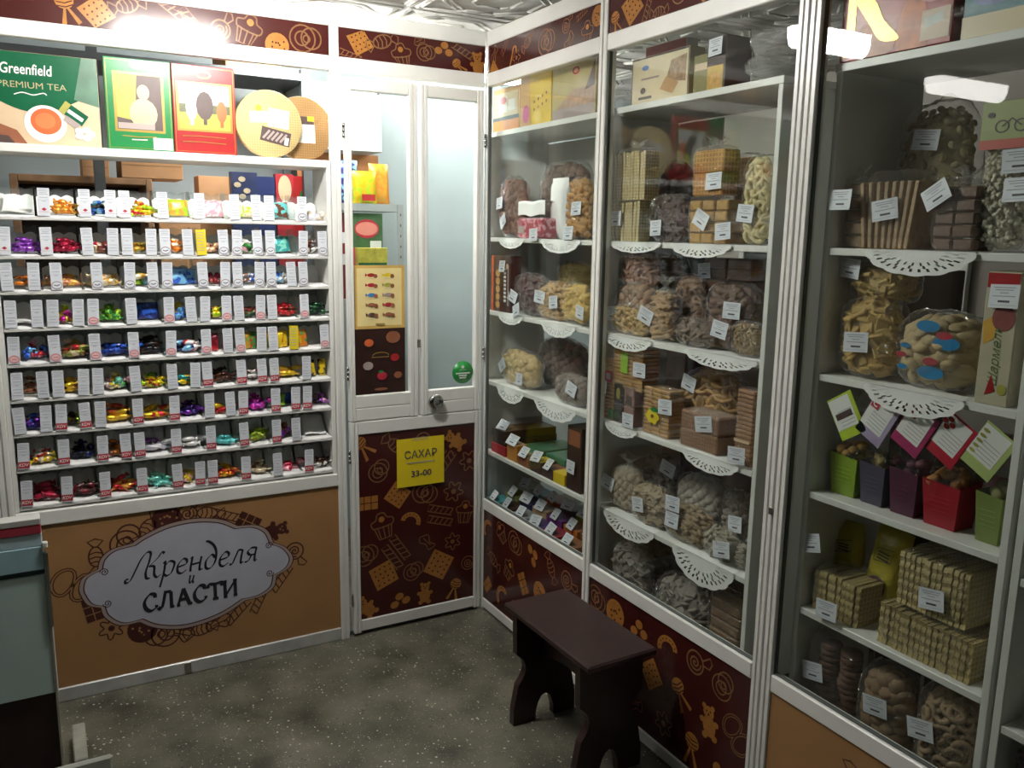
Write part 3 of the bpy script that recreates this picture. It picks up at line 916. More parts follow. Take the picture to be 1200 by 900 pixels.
C = dict(orange=(.75, .22, .02), gold=(.70, .38, .06), green=(.05, .28, .06), dgreen=(.015, .08, .03), lime=(.42, .68, .03), yellow=(.82, .58, .02), red=(.55, .02, .03), crimson=(.45, .01, .05), maroon=(.18, .01, .025), purple=(.17, .02, .34),
         violet=(.32, .10, .50), magenta=(.62, .03, .40), pink=(.80, .38, .46), navy=(.012, .02, .14), blue=(.03, .12, .60), sky=(.20, .50, .75), teal=(.05, .40, .40), turq=(.15, .62, .62), mint=(.25, .70, .55), brown=(.14, .05, .025),
         dbrown=(.05, .02, .015), copper=(.42, .17, .08), beige=(.62, .50, .34), cream=(.80, .70, .48), white=(.80, .79, .76), silver=(.60, .60, .66), black=(.015, .015, .02), olive=(.26, .28, .05), amber=(.60, .30, .03), peach=(.80, .48, .28))
def V(*a):
    out = []
    for s in a:
        x, y = s.split('/')
        out.append(({'dbrown': 'dark brown', 'dgreen': 'dark green', 'turq': 'turquoise', 'sky': 'sky blue'}.get(x, x), C[x], C[y]))
    return out
# each cell: kind, number, variants, cards (left / right)
GRID = [
 [('e', 0, [], '', ''), ('t', 9, V('orange/gold', 'gold/orange'), 't', ''), ('t', 6, V('green/blue', 'black/dbrown', 'blue/sky'), 't', 't'), ('t', 9, V('yellow/red', 'lime/orange'), 't', ''), ('k', 1, V('lime/gold'), 'n', ''), ('k', 1, V('pink/white'), 'n', ''), ('k', 2, V('cream/lime'), 'n', 'n'), ('k', 1, V('turq/brown'), 'n', ''), ('s', 5, V('silver/beige'), 'o', '')],
 [('t', 11, V('purple/violet'), 't', ''), ('t', 13, V('crimson/maroon'), 't', ''), ('s', 4, V('beige/cream', 'brown/maroon'), 'n', 'n'), ('t', 5, V('amber/olive'), 'n', 'n'), ('t', 6, V('orange/cream'), 'o', 'n'), ('t', 5, V('peach/brown'), 'y', 'o'), ('t', 6, V('green/pink', 'white/green'), 'o', 'o'), ('k', 1, V('teal/mint'), 'o', ''), ('t', 6, V('white/dbrown', 'brown/silver'), 'o', 'o')],
 [('r', 4, V('orange/dbrown'), 'n', 'n'), ('r', 7, V('copper/gold'), 'o', ''), ('r', 7, V('cream/gold'), 'o', ''), ('k', 2, V('lime/green', 'sky/white'), 'o', 'o'), ('k', 2, V('sky/blue'), 'o', ''), ('b', 4, V('maroon/copper'), 'o', 'o'), ('r', 4, V('brown/white', 'blue/white'), 'o', 'o'), ('b', 5, V('white/sky', 'sky/blue'), 'o', 'n'), ('x', 0, [], 'o', '')],
 [('e', 0, [], 'n', 'n'), ('b', 6, V('magenta/crimson', 'lime/yellow'), 'n', 'n'), ('b', 13, V('green/lime'), 'p', ''), ('k', 1, V('navy/blue'), 'n', ''), ('b', 6, V('blue/sky', 'yellow/gold'), 'p', 'n'), ('b', 7, V('dbrown/brown', 'lime/yellow'), 'n', 'p'), ('t', 7, V('brown/red', 'dgreen/brown'), 'n', 'p'), ('t', 8, V('red/brown'), 'n', ''), ('t', 8, V('dgreen/black'), 'p', '')],
 [('b', 8, V('blue/sky', 'red/pink'), 'p', ''), ('r', 8, V('brown/olive', 'olive/beige', 'red/brown'), 'p', ''), ('r', 7, V('navy/blue'), 'p', ''), ('r', 6, V('black/dbrown'), 'p', ''), ('r', 7, V('navy/sky', 'red/white'), 'p', ''), ('u', 2, V('maroon/red'), 'p', 'n'), ('u', 3, V('olive/amber', 'green/red'), 'p', 'n'), ('u', 3, V('yellow/orange'), 'n', 'y'), ('u', 2, V('orange/green'), '', 'p')],
 [('r', 6, V('copper/brown'), 'n', 'n'), ('t', 6, V('brown/beige', 'yellow/gold'), 'n', 'n'), ('b', 11, V('pink/white', 'yellow/cream', 'mint/green'), 'n', ''), ('t', 9, V('red/yellow', 'yellow/lime', 'green/lime'), 'n', ''), ('t', 7, V('teal/blue', 'yellow/green'), 'n', 'n'), ('t', 10, V('dbrown/brown'), 'k', ''), ('r', 5, V('white/maroon'), 'k', 'k'), ('r', 5, V('yellow/gold'), 'k', ''), ('u', 3, V('yellow/black'), 'n', '')],
 [('t', 6, V('navy/purple', 'blue/violet'), 'n', 'n'), ('b', 5, V('lime/yellow', 'dbrown/black'), 'k', 'k'), ('r', 6, V('yellow/gold', 'orange/red'), 'n', ''), ('r', 5, V('yellow/red'), 'k', ''), ('t', 8, V('purple/navy'), 'k', ''), ('t', 7, V('orange/yellow', 'red/green'), 'n', 'n'), ('b', 11, V('magenta/violet'), 'k', ''), ('k', 2, V('green/lime', 'navy/blue'), 'k', 'k'), ('b', 7, V('black/dbrown', 'violet/pink'), 'k', '')],
 [('t', 6, V('yellow/cream', 'red/white'), 'k', ''), ('b', 9, V('black/navy'), 'k', ''), ('t', 6, V('brown/orange'), 'k', 'k'), ('r', 5, V('silver/white', 'violet/silver'), 'k', ''), ('r', 5, V('white/silver'), 'k', ''), ('t', 7, V('turq/teal'), 'k', ''), ('t', 8, V('olive/lime'), 'k', ''), ('b', 6, V('purple/brown', 'brown/copper'), 'k', 'n'), ('e', 0, [], '', '')],
 [('r', 6, V('maroon/crimson'), 'k', ''), ('r', 7, V('dbrown/maroon'), 'k', ''), ('t', 8, V('red/gold'), 'k', ''), ('t', 9, V('mint/turq'), 'k', ''), ('b', 7, V('pink/yellow', 'yellow/cream'), 'k', 'k'), ('t', 8, V('red/gold', 'orange/yellow'), 'k', ''), ('t', 6, V('cream/brown'), 'k', ''), ('s', 5, V('crimson/pink'), 'n', ''), ('t', 7, V('white/brown', 'dbrown/white'), 'k', '')],
]
NOUN = {'t': 'twist-wrapped sweet', 'b': 'round foil sweet', 'r': 'wrapped candy bar', 'k': 'flow-wrap candy packet', 'u': 'upright candy sachet', 's': 'small wrapped sweet'}
XL, XR, CW = -1.803, -.686, (1.803 - .686) / 9
def liner_mesh():
    w = CW - .008; b = MB()
    def fn(u, v):
        x = (u - .5) * w
        sc = .004 * abs(math.sin(u * PI * 3))
        if v < .2:      # lip hanging over the shelf edge
            t = v / .2; y = -.0150 + .0002 * t; z = -(.006 + sc) * (1 - t) * (.4 + .8 * math.sin(u * PI)) + .001
        elif v < .62:
            t = (v - .2) / .42; y = -.0148 + .1213 * t; z = .0018 + .005 * t
        else:
            t = (v - .62) / .38; y = .1065 + .035 * t; z = .0068 + (.060 + 2.2 * sc) * t
        return (x, y, z)
    b.grid(fn, 18, 12)
    return b.mesh('paper_liner', PAPER)
LINER = liner_mesh()
bk = MB(); bk.grid(lambda u, v: ((u - .5) * (CW - .006), .150 + .004 * v, .002 + v * (.088 + .010 * abs(math.sin(u * PI * 2.5)))), 14, 2)
BACKW = bk.mesh('back_wall', clear_mat('smoky_acrylic', (.88, .92, .91), .08, 1.45, haze=.16, boost=.8))
sd = MB(); sd.prism([(-.008, .001), (.150, .001), (.150, .100), (.075, .100), (-.008, .030)], -.0008, .0008, 'x')
SIDEW = sd.mesh('side_wall', ACRYL)
sheet = MB(); sheet.grid(lambda u, v: ((u - .5) * .088 + .01 * v, -.005 + .10 * v, .009 + .058 * v * v + .003 * math.sin(u * 6)), 8, 8)
SHEET = sheet.mesh('paper_sheet', PAPER)
for r, row in enumerate(GRID):
    z = ROWZ[r]
    rnd = random.Random(100 + r)
    for c, (kind, n, var, lt, rt) in enumerate(row):
        x0 = XL + c * CW; xc = x0 + CW / 2
        where = '%s tray of the %s candy shelf' % (ORD[c], ORD[r])
        t = thing('candy_tray', 'clear tray with white scalloped paper liner, %s' % where, 'tray', (xc, .024, z + .0005), 0, 'candy trays')
        link('paper_liner', LINER, t); link('back_wall', BACKW, t); link('side_wall', SIDEW, t, (-CW / 2 + .001, 0, 0))
        lo, hi = x0 + .010, x0 + CW - .006
        for side, kd in (('left', lt), ('right', rt)):
            if not kd:
                continue
            cx = x0 + .024 if side == 'left' else x0 + CW - .0225
            if side == 'left' and r == 2 and c in (1, 2):
                cx = x0 + .045
            if side == 'left':
                lo = x0 + .046 if cx < x0 + .03 else lo
            else:
                hi = x0 + CW - .040
            o = link('price_card', CARDS[kd][0], None, (cx, .0055 + rnd.uniform(0, .001), z + .0012), (rnd.uniform(-.05, -.02), rnd.uniform(-.04, .04), rnd.uniform(-.08, .08)))
            tag(o, '%s, %s in the %s' % (CARDWORD[kd], side, where), 'price card', 'candy price cards')
            link('printed_text', CARDS[kd][1], o)
        if kind == 'e':
            o = link('paper_sheet', SHEET, None, (xc + .004, .045, z + .004)); tag(o, 'blank white paper in the empty %s' % where, 'paper')
            continue
        if kind == 'x':
            continue
        k = 0; layer = 0
        rad = {'t': .0095, 'b': .0115, 'r': .0118, 'k': .0, 'u': .0, 's': .0}[kind]
        while k < n:
            if kind in 'ku':
                per = n
            else:
                per = max(2, math.ceil(n * (.5, .32, .2, .2, .2)[min(layer, 4)]))
            for i in range(min(per, n - k)):
                w_, a1, a2 = var[k % len(var)]
                mt = wrap_mat(a1, a2, .45 if kind in 'bt' else .2)
                me = candy_mesh(kind, mt, k)
                span = (hi - lo)
                fx = (i + .5) / max(1, min(per, n - k))
                if kind == 'k':
                    px = (lo + hi) / 2 + (i - (n - 1) / 2) * .034; py = .070 + .028 * i; pz = z + .012
                    loc = (px, py, pz); rot = (-.28, rnd.uniform(-.08, .08), rnd.uniform(-.2, .2)); sc = min(1.05, max(.72, span / .078))
                elif kind == 'u':
                    px = lo + span * fx; loc = (px, .042 + .008 * (i % 2), z + .0075); rot = (-.12, rnd.uniform(-.08, .08), rnd.uniform(-.25, .25)); sc = 1.05
                elif kind == 's':
                    px = lo + span * (.15 + .7 * fx); loc = (px, .050 + rnd.uniform(-.015, .02) + .012 * layer, z + .008 + layer * .016); rot = (-.7 + rnd.uniform(-.2, .2), rnd.uniform(-.2, .2), rnd.uniform(-.6, .6)); sc = 1.0
                else:
                    shrink = .72 - .17 * layer
                    px = (lo + hi) / 2 + (fx - .5) * span * shrink
                    py = .050 + rnd.uniform(-.018, .022) + .012 * layer
                    loc = (px, py, z + .0085 + rad * 1.3 + layer * rad * 1.5)
                    lim = {'t': .75, 'b': 1.5, 'r': .35}[kind]
                    rot = (rnd.uniform(0, 6), rnd.uniform(-.3, .3), rnd.uniform(-lim, lim)); sc = rnd.uniform(.95, 1.12)
                    if kind == 'r':
                        sc *= min(.95, max(.62, span / .074))
                o = link(me.name.split('.')[0], me, None, loc, rot); o.scale = (sc, sc, sc)
                tag(o, '%s %s in the %s' % (w_, NOUN[kind], where), 'candy', '%s %s, %s' % (w_, NOUN[kind], where))
                k += 1
            layer += 1

# ---- things on the top shelf over the candy
ZT = 1.9855
def cart(name, label, cat, loc, rz, w, d, h, m, tilt=0.0, group=None):
    r = thing(name, label, cat, loc, rz, group)
    if tilt:
        r.rotation_euler = (tilt, 0, rz)
    b = MB(); b.cbox(-w / 2, w / 2, 0, d, 0, h, .002); b.build('box_body', m, r)
    return r
GRN = mat('deep_green_print', (.008, .105, .045), .25, var=.08, coat=.3); GRN2 = mat('box_green', (.010, .20, .050), .3, var=.08, coat=.3); REDB = mat('box_red', (.36, .018, .020), .3, var=.08, coat=.3)
CREAMP = mat('cream_print', (.62, .46, .30), .4, var=.08); ORP = mat('tea_orange', (.62, .13, .04), .35, var=.15); BRP = mat('warm_brown_print', (.28, .10, .05), .4, var=.15)
GILT = mat('gilt_print', (.42, .29, .07), .3, metal=.4, var=.1); OLIVEP = mat('olive_print', (.36, .34, .06), .45, var=.25); UMBER = mat('umber_print', (.075, .045, .04), .45, var=.2); SKYP = mat('pale_sky_print', (.62, .66, .62), .45, var=.1); FIELDP = mat('meadow_print', (.42, .42, .05), .45, var=.3, scale=60)
t = cart('tea_box', 'wide green and beige tea box with a cup of red tea', 'tea box', (-1.629, .05, ZT), 0, .332, .07, .293, CREAMP)
p = PR(); w2 = .165
p.rect(-w2, w2, .155, .292, GRN); p.poly([(-w2, .16)] + [(-w2 + 2 * w2 * i / 14 * .83, .155 - .05 * math.sin(PI * i / 14)) for i in range(15)] + [(.11, .16)], GRN)
p.poly([(.09, .155), (w2, .135), (w2, .292), (.12, .292)], mat('grey_green_print', (.10, .19, .13), .3, var=.2))
p.text('Greenfield', -.045, .240, .034, WPRINT, .012, .08, .150)
p.text('PREMIUM TEA', -.030, .190, .020, mat('dull_gold_print', (.42, .36, .2), .35, var=.05), .0, 0, .200)
p.stroke(spline([(-.085, .158), (-.06, .166), (-.03, .160), (0, .168), (.01, .162)], 4), .003, WPRINT)
p.ell(0.0, .070, .063, .060, mat('porcelain_print', (.78, .74, .66), .35, var=.03), 26); p.ell(0, .076, .052, .050, WPRINT, 24); p.ell(0.002, .078, .046, .042, ORP, 24); p.ell(0, .08, .030, .026, mat('tea_orange_light', (.70, .20, .07), .35, var=.1), 20)
p.push(.085, .110, 1, -35); p.rect(-.042, .042, -.02, .02, GRN); p.rect(-.018, .035, -.008, .004, WPRINT); p.rect(-.04, -.02, -.02, .02, OLIVEP); p.pop()
p.push(.075, .085, 1, -35); p.rect(-.02, .03, -.012, .008, PINKISH); p.pop()
p.poly([(-w2, 0), (-.055, 0), (-.085, .045), (-w2, .075)], BRP); p.poly([(-w2, .0), (-.09, .0), (-.11, .025), (-w2, .03)], UMBER); p.ell(-.15, .135, .022, .03, BRP, 10)
for i in range(5):
    p.ell(.115 + .02 * math.cos(i * 1.26), .045 + .014 * math.sin(i * 1.26), .014, .011, WPRINT, 9)
p.build(t)
def tea(label, xc, w, h, base, scene):
    t = cart('tea_box', label, 'tea box', (xc, .04, ZT), 0, w, .035, h, base)
    p = PR(); a = w / 2
    p.stroke([(-a + .006, .008), (a - .006, .008), (a - .006, h - .008), (-a + .006, h - .008)], .002, GILT, True)
    scene(p, a, h)
    p.build(t)
    return t
def s_green(p, a, h):
    p.rect(-a + .026, a - .026, .062, h - .045, GILT); p.rect(-a + .034, a - .034, .070, h - .053, UMBER)
    p.poly([(-a + .034, .11), (-.015, .10), (-.005, h - .053), (-a + .034, h - .053)], OLIVEP)
    p.ell(.012, .125, .045, .05, mat('straw_print', (.66, .58, .26), .45, var=.2), 16); p.ell(.014, .196, .020, .026, mat('peach_print', (.70, .50, .26), .45, var=.1), 14); p.rect(-a + .036, a - .06, .072, .092, PINKISH)
    p.ell(0, h - .022, .026, .014, PINKISH, 14)
    p.stroke([(-.06, .048), (-.01, .046), (.05, .049)], .003, GILT); p.stroke([(-.03, .036), (.02, .037)], .003, WPRINT)
    p.rect(a - .068, a - .004, .006, .046, WPRINT)
    for z in (.038, .032, .018):
        p.rect(a - .060, a - .016, z, z + .0015, INKG)
def s_red(p, a, h):
    p.rect(-a + .012, a - .012, .078, h - .058, GILT); p.rect(-a + .021, a - .021, .086, h - .066, SKYP)
    p.rect(-a + .021, a - .021, .086, .172, mat('hill_print', (.10, .11, .05), .45, var=.3, scale=50)); p.rect(-a + .021, a - .021, .086, .142, FIELDP)
    for x, cz, rx, rz, m in ((-.045, .160, .020, .045, mat('birch_print', (.60, .56, .46), .45, var=.2)), (.0, .168, .030, .050, UMBER), (.058, .150, .018, .038, ORP)):
        p.ell(x, cz, rx, rz, m, 12); p.rect(x - .006, x + .006, cz - rz - .016, cz - rz + .01, m)
    p.ell(0, h - .032, .026, .013, GILT, 16); p.ell(0, h - .032, .020, .009, REDB, 14)
    for z in (.060, .040):
        p.stroke([(-.08, z), (-.02, z + .002), (.07, z - .001)], .002, GILT)
tea('green tea box with a gold-framed picture and white sticker', -1.337, .214, .306, GRN2, s_green)
tea('red tea box with a gold-framed meadow picture', -1.120, .215, .306, REDB, s_red)
def wafer_cake(label, x, y, col, r, flip):
    t = thing('wafer_cake', label, 'wafer cake', (x, y, ZT + .002))
    b = MB(); b.lathe([(r - .003, -.028), (r, -.025), (r, -.003), (r - .003, 0)], 48, mtx=Matrix.Translation((0, 0, r)) @ Matrix.Rotation(PI / 2, 4, 'X') @ Matrix.Rotation(0, 4, 'Z'))
    b.build('wafer_disc', lattice_mat('wafer_' + label[:6], col, tuple(c * .78 for c in col), 110.0), t)
    p = PR(y=-.0006)
    if not flip:
        p.push(-.015, r + .012, 1, 4); p.rect(-.055, .012, -.008, .032, WPRINT); p.rect(-.04, 0, .006, .008, INKG); p.rect(-.04, -.01, .014, .016, INKG); p.ell(-.02, .044, .012, .012, YELTAG, 10); p.pop()
        p.push(.020, r - .050, 1, -12); p.rect(-.055, .055, -.022, .030, UMBER); p.rect(.035, .05, -.018, .01, WPRINT)
        for k in range(5):
            p.push(-.035 + k * .016, .004, 1, -30); p.rect(-.004, .004, -.02, .02, PINKISH); p.pop()
        p.pop()
        p.push(.034, r + .020, 1, -6); p.rect(-.038, .040, -.034, .034, mat('blush_paper', (.74, .66, .64), .6, var=.03))
        for k in range(8):
            p.rect(-.028, .030 - (k % 3) * .008, -.026 + k * .007, -.0245 + k * .007, PINKISH)
        p.pop()
    else:
        p.rect(-.02, .048, r - .055, r + .015, WPRINT); p.rect(-.03, .045, r + .015, r + .045, UMBER); p.rect(.02, .046, r + .028, r + .046, YELTAG)
        for k in range(5):
            p.rect(.005, .040, r - .048 + k * .012, r - .046 + k * .012, INKG)
    q = p.build(t, loc=(0, -.0 if False else 0, 0))
    return t
wc = wafer_cake('pale round wafer cake with papers stuck on its face', -.889, .040, (.66, .50, .22), .123, False); wc.rotation_euler.x = -.06
wc = wafer_cake('brown round wafer cake half hidden behind a paler one', -.752, .085, (.36, .20, .07), .120, True); wc.rotation_euler.x = -.06

# ================================================================ STOREROOM BEHIND THE CANDY SHELVES
def rack(label, x0, x1, y0, y1, zs, posts):
    t = thing('storage_rack', label, 'rack', ((x0 + x1) / 2, (y0 + y1) / 2, 0))
    cx, cy = (x0 + x1) / 2, (y0 + y1) / 2
    for px in posts:
        for py in (y0, y1):
            b = MB(); b.box(px - cx - .02, px - cx + .02, py - cy - .002, py - cy + .002, 0, 2.42); b.box(px - cx - .02, px - cx - .016, py - cy, py - cy + (.035 if py == y0 else -.035), 0, 2.42)
            o = b.build('upright', STEEL, t)
            if py == y0:
                h = MB()
                for k in range(14):
                    h.box(px - cx - .004, px - cx + .004, py - cy - .0026, py - cy - .002, 1.35 + k * .07, 1.362 + k * .07)
                h.build('slot', GASKET, o)
    for z in zs:
        b = MB(); b.box(x0 - cx, x1 - cx, y0 - cy - .003, y1 - cy + .003, z - .03, z); b.build('shelf', STEEL, t)
    return t
rack('grey slotted steel rack behind the candy shelves', -1.95, -.564, .62, 1.0, (2.40, 1.40), (-1.44, -.585))
STEELP = mat('pale_grey_steel', (.36, .40, .40), .45, metal=.2, var=.06)
rk = thing('storage_rack', 'pale slotted steel rack behind the glazed door', 'rack', (-.30, .70, 0))
for z in (1.845, 1.40):
    b = MB(); b.box(-.26, .165, -.10, .2, z - .035, z); b.build('shelf', STEELP, rk)
b = MB(); b.box(.135, .165, -.106, -.100, 0, 1.845); up = b.build('upright', STEELP, rk)
b = MB(); b.box(-.26, -.23, -.106, -.100, 0, 1.845); b.build('upright', STEELP, rk)
for k in range(8):
    h = MB(); h.box(.147, .153, -.1066, -.1061, 1.44 + k * .05, 1.452 + k * .05); h.build('slot', GASKET, up)
b = MB(); b.box(-.26, .15, .19, .2, 1.845, 2.09); b.build('back_board', mat('orange_board', (.62, .27, .10), .6, var=.06), rk)
bc = thing('wall_cabinet', 'pale blue cabinet over the storage rack behind the door', 'cabinet', (-.33, .75, 2.09))
b = MB(); b.cbox(-.25, .13, -.05, .50, 0, .30, .003); b.build('cabinet_body', mat('pale_cyan', (.52, .64, .66), .4, var=.04), bc)
b = MB(); b.lathe([(.006, 0), (.006, .012)], 8, mtx=Matrix.Translation((.11, -.05, .27)) @ Matrix.Rotation(PI / 2, 4, 'X')); b.build('screw', GASKET, bc)
def pack(name, label, cat, x, y, z, w, h, t_, mt, seed, tilt=-.1, deco=None):
    o = thing(name, label, cat, (x, y, z)); o.rotation_euler = (tilt, 0, 0)
    pillow(w, h, t_, seed=seed).build('packet_body', mt, o)
    if deco:
        p = PR(y=-t_ / 2 - .002); deco(p); p.build(o)
    return o
def label_card(p, w=.045, h=.03):
    p.rect(-w / 2, w / 2, .06, .06 + h, CARD)
pack('food_packet', 'blue and white food packet on the rack behind the door', 'packet', -.385, .67, 1.846, .11, .20, .05, wrap_mat(C['navy'], C['sky'], .1), 2, deco=label_card)
pack('food_packet', 'bright yellow food packet on the rack behind the door', 'packet', -.315, .63, 1.846, .12, .15, .04, wrap_mat(C['yellow'], C['lime'], .1), 5, deco=lambda p: p.rect(-.02, .045, .01, .04, REDB))
pack('food_packet', 'orange food packet on the rack behind the door', 'packet', -.225, .67, 1.846, .10, .19, .05, wrap_mat(C['amber'], C['orange'], .1), 7)
def carton_simple(name, label, cat, x, y, z, w, d, h, m, deco=None, rz=0):
    o = cart(name, label, cat, (x, y, z), rz, w, d, h, m)
    if deco:
        p = PR(); deco(p, w, h); p.build(o)
    return o
def fruit(p, w, h):
    p.rect(-w / 2 + .004, w / 2 - .004, h * .35, h * .6, mat('straw_red', (.55, .08, .08), .4, var=.3, scale=60)); p.ell(0, h * .82, w * .38, h * .11, REDTAG); p.ell(0, h * .82, w * .34, h * .08, mat('salmon_print', (.7, .25, .2), .4, var=.1)); p.rect(w * .1, w * .45, h * .45, h * .68, CARD)
carton_simple('tea_carton', 'green carton with a red oval badge on the door rack', 'carton', -.315, .61, 1.4005, .16, .10, .40, mat('leaf_green_box', (.05, .13, .05), .4, var=.2), fruit)
carton_simple('tea_carton', 'dark crimson carton at the left of the door rack', 'carton', -.445, .62, 1.4005, .09, .10, .40, mat('dark_crimson_box', (.16, .015, .03), .4, var=.15), lambda p, w, h: (p.rect(-.01, .04, .26, .31, CARD), p.rect(-.01, .04, .16, .21, CARD)))
carton_simple('tea_carton', 'yellow and green carton lying in front on the door rack', 'carton', -.30, .575, 1.4005, .15, .03, .24, mat('yellow_green_box', (.45, .42, .06), .4, var=.3, scale=30), lambda p, w, h: (p.rect(-.07, .07, .14, .17, GRN), p.rect(0, .07, .06, .11, CARD), p.rect(-.07, .07, 0, .05, REDB)))

# wooden crate, cardboard boxes and gift bags on the rear rack
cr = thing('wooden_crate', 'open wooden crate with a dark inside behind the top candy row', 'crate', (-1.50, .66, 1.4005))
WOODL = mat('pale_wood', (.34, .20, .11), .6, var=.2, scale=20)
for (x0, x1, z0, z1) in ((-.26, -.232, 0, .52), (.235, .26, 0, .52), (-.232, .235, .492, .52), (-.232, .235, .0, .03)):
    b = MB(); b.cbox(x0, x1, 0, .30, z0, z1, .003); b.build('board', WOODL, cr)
b = MB(); b.box(-.232, .235, .29, .30, .03, .492); b.build('back_board', mat('crate_cavity_shade', (.02, .016, .014), .7, var=.2), cr)  # shade of the cavity put into a near-black board colour
for i, (x, w, z, h, d, y, lab) in enumerate([(-1.235, .24, 1.9215, .105, .25, .66, 'flat cardboard box lying on the wooden crate'), (-1.45, .10, 1.9215, .075, .2, .668, 'small cardboard box beside the rack upright'), (-1.13, .17, 1.4005, .42, .22, .72, 'tall cardboard box standing beside the wooden crate'),
        (-.955, .155, 1.4005, .55, .12, .80, 'high cardboard box right behind the lime packet'), (-1.60, .12, 1.4308, .09, .2, .70, 'small cardboard box inside the wooden crate'), (-1.40, .14, 1.4308, .08, .2, .70, 'low cardboard box inside the wooden crate'), (-.80, .24, 2.4005, .09, .3, .66, 'cardboard box on top of the steel rack')]):
    if y:
        o = carton_simple('cardboard_box', lab, 'box', x, y, z, w, d, h, KRAFT)
        b = MB(); b.box(-w / 2 + .004, w / 2 - .004, -.0008, .0, h * .48, h * .52); b.build('tape', mat('brown_tape', (.34, .2, .1), .3, var=.05), o)
def gift_bag(label, x, y, z, w, h, m, deco):
    o = thing('gift_bag', label, 'gift bag', (x, y, z))
    b = MB(); b.add([(-w / 2, 0, 0), (w / 2, 0, 0), (w / 2, .07, 0), (-w / 2, .07, 0), (-w / 2 - .004, .012, h), (w / 2 + .004, .012, h), (w / 2 + .004, .058, h), (-w / 2 - .004, .058, h)], [(3, 2, 1, 0), (0, 1, 5, 4), (1, 2, 6, 5), (2, 3, 7, 6), (3, 0, 4, 7), (4, 5, 6, 7)]); b.build('bag_body', m, o)
    p = PR(y=-.001); deco(p, w, h); p.build(o, rot=(-math.atan2(.012, h), 0, 0))
    return o
NAVYB = mat('navy_bag', (.02, .035, .10), .35, var=.2); REDG = mat('red_bag', (.34, .02, .03), .35, var=.15)
gift_bag('dark navy gift bag with gold flourishes behind the top candy row', -.862, .645, 1.4005, .105, .565, NAVYB, lambda p, w, h: [p.ell(-.03 + .02 * (k % 3), .36 + .025 * k, .016, .012, mat('pale_gold_print', (.5, .44, .3), .35, var=.2), 8) for k in range(8)])
gift_bag('plain deep blue gift bag between the navy and red bags', -.766, .65, 1.4005, .07, .55, mat('deep_blue_bag', (.015, .03, .12), .35, var=.15), lambda p, w, h: p.rect(-.03, .03, .42, .425, GILT))
gift_bag('red gift bag with a cream figure panel behind the top candy row', -.684, .645, 1.4005, .072, .565, REDG, lambda p, w, h: (p.ell(0, .50, .03, .06, CREAMP), p.ell(0, .43, .02, .02, WPRINT), p.ell(.01, .40, .03, .02, REDTAG)))
gift_bag('red gift bag with a small green tree print', -.606, .675, 1.4005, .065, .56, REDB, lambda p, w, h: (p.poly([(-.02, .38), (.03, .38), (.005, .46)], GRN2), p.poly([(-.015, .43), (.025, .43), (.005, .50)], GRN2)))

# ================================================================ THINGS STUCK ON THE DOORS
po = thing('poster', 'yellow and brown candy poster on the left glazed leaf', 'poster', (-.476, .0105, 1.054))
b = MB(); b.box(-.110, .110, 0, .001, 0, .53); b.build('poster_sheet', mat('chocolate_print', (.030, .010, .008), .3, var=.2), po)
p = PR()
p.rect(-.110, .110, .272, .53, mat('amber_print', (.62, .40, .11), .4, var=.12)); p.rect(-.096, .096, .284, .518, mat('light_yellow_print', (.80, .66, .30), .4, var=.05))
for j in range(5):
    for i in range(2):
        x, z = -.035 + i * .072, .490 - j * .040
        c1 = [REDB, YELTAG, REDTAG, OLIVEP, mat('blue_print', (.06, .22, .5), .4, var=0), PINKISH, BRP, REDTAG, UMBER, BRP][j * 2 + i]
        p.ell(x, z, .017, .008, c1, 10); p.poly([(x - .015, z), (x - .026, z + .008), (x - .026, z - .006)], c1); p.ell(x + .018, z - .004, .009, .009, BRP, 8); p.rect(x - .015, x + .015, z - .015, z - .0138, INKG)
p.rect(-.02, .02, .288, .294, GILT)
for (x, z, r, m) in ((-.05, .215, .020, ORP), (.055, .235, .032, BRP), (-.055, .12, .022, PINKISH), (.062, .15, .02, REDB), (.005, .075, .022, REDTAG), (.075, .075, .018, BRP)):
    p.ell(x, z, r, r * .8, m, 12)
p.ell(.0, .093, .012, .006, GRN2, 8); p.ring(0, .16, .035, .014, .003, GILT, 14, 0, 180); p.rect(-.04, .035, .153, .156, GILT); p.ell(0, .02, .03, .006, BRP, 12)
p.build(po)
st = thing('sticker', 'round green sticker low on the right glazed leaf', 'sticker', (-.097, .0112, 1.118))
b = MB(); b.lathe([(.050, 0), (.050, .0008)], 28, mtx=Matrix.Rotation(PI / 2, 4, 'X')); b.build('sticker_disc', mat('sticker_green', (.015, .26, .045), .35, var=.03), st)
p = PR(y=-.001); p.ell(0, .024, .008, .008, WPRINT, 10); p.rect(-.016, .016, .010, .012, WPRINT)
for z, l in ((-.004, .034), (-.014, .020), (-.024, .016)):
    p.rect(-l, l, z - .003, z + .003, WPRINT)
p.build(st)
sg = thing('paper_notice', 'yellow paper sugar price notice taped on the lower door', 'notice', (-.302, -.0012, .637))
b = MB(); b.grid(lambda u, v: ((u - .5) * .220, .0006 * math.sin(v * 5) * (u - .4) - .0015 * (1 - v) * u - .001, v * .213), 10, 10); b.build('notice_sheet', mat('yellow_paper', (.82, .63, .012), .6, var=.03), sg)
p = PR(y=-.0029)
p.text('САХАР', .0, .142, .036, INK, .008, 0, .150); p.text('33-00', .002, .055, .028, INK, .02, 0, .094)
p.stroke([(-.065 + .013 * k, .104 + .0012 * (-1) ** k) for k in range(11)], .004, INKG)
p.build(sg)
b = MB(); b.box(-.04, .035, -.0016, -.0008, .200, .216); b.build('tape', clear_mat('adhesive_tape', (.95, .93, .85), .2, 1.45, haze=.12), sg)

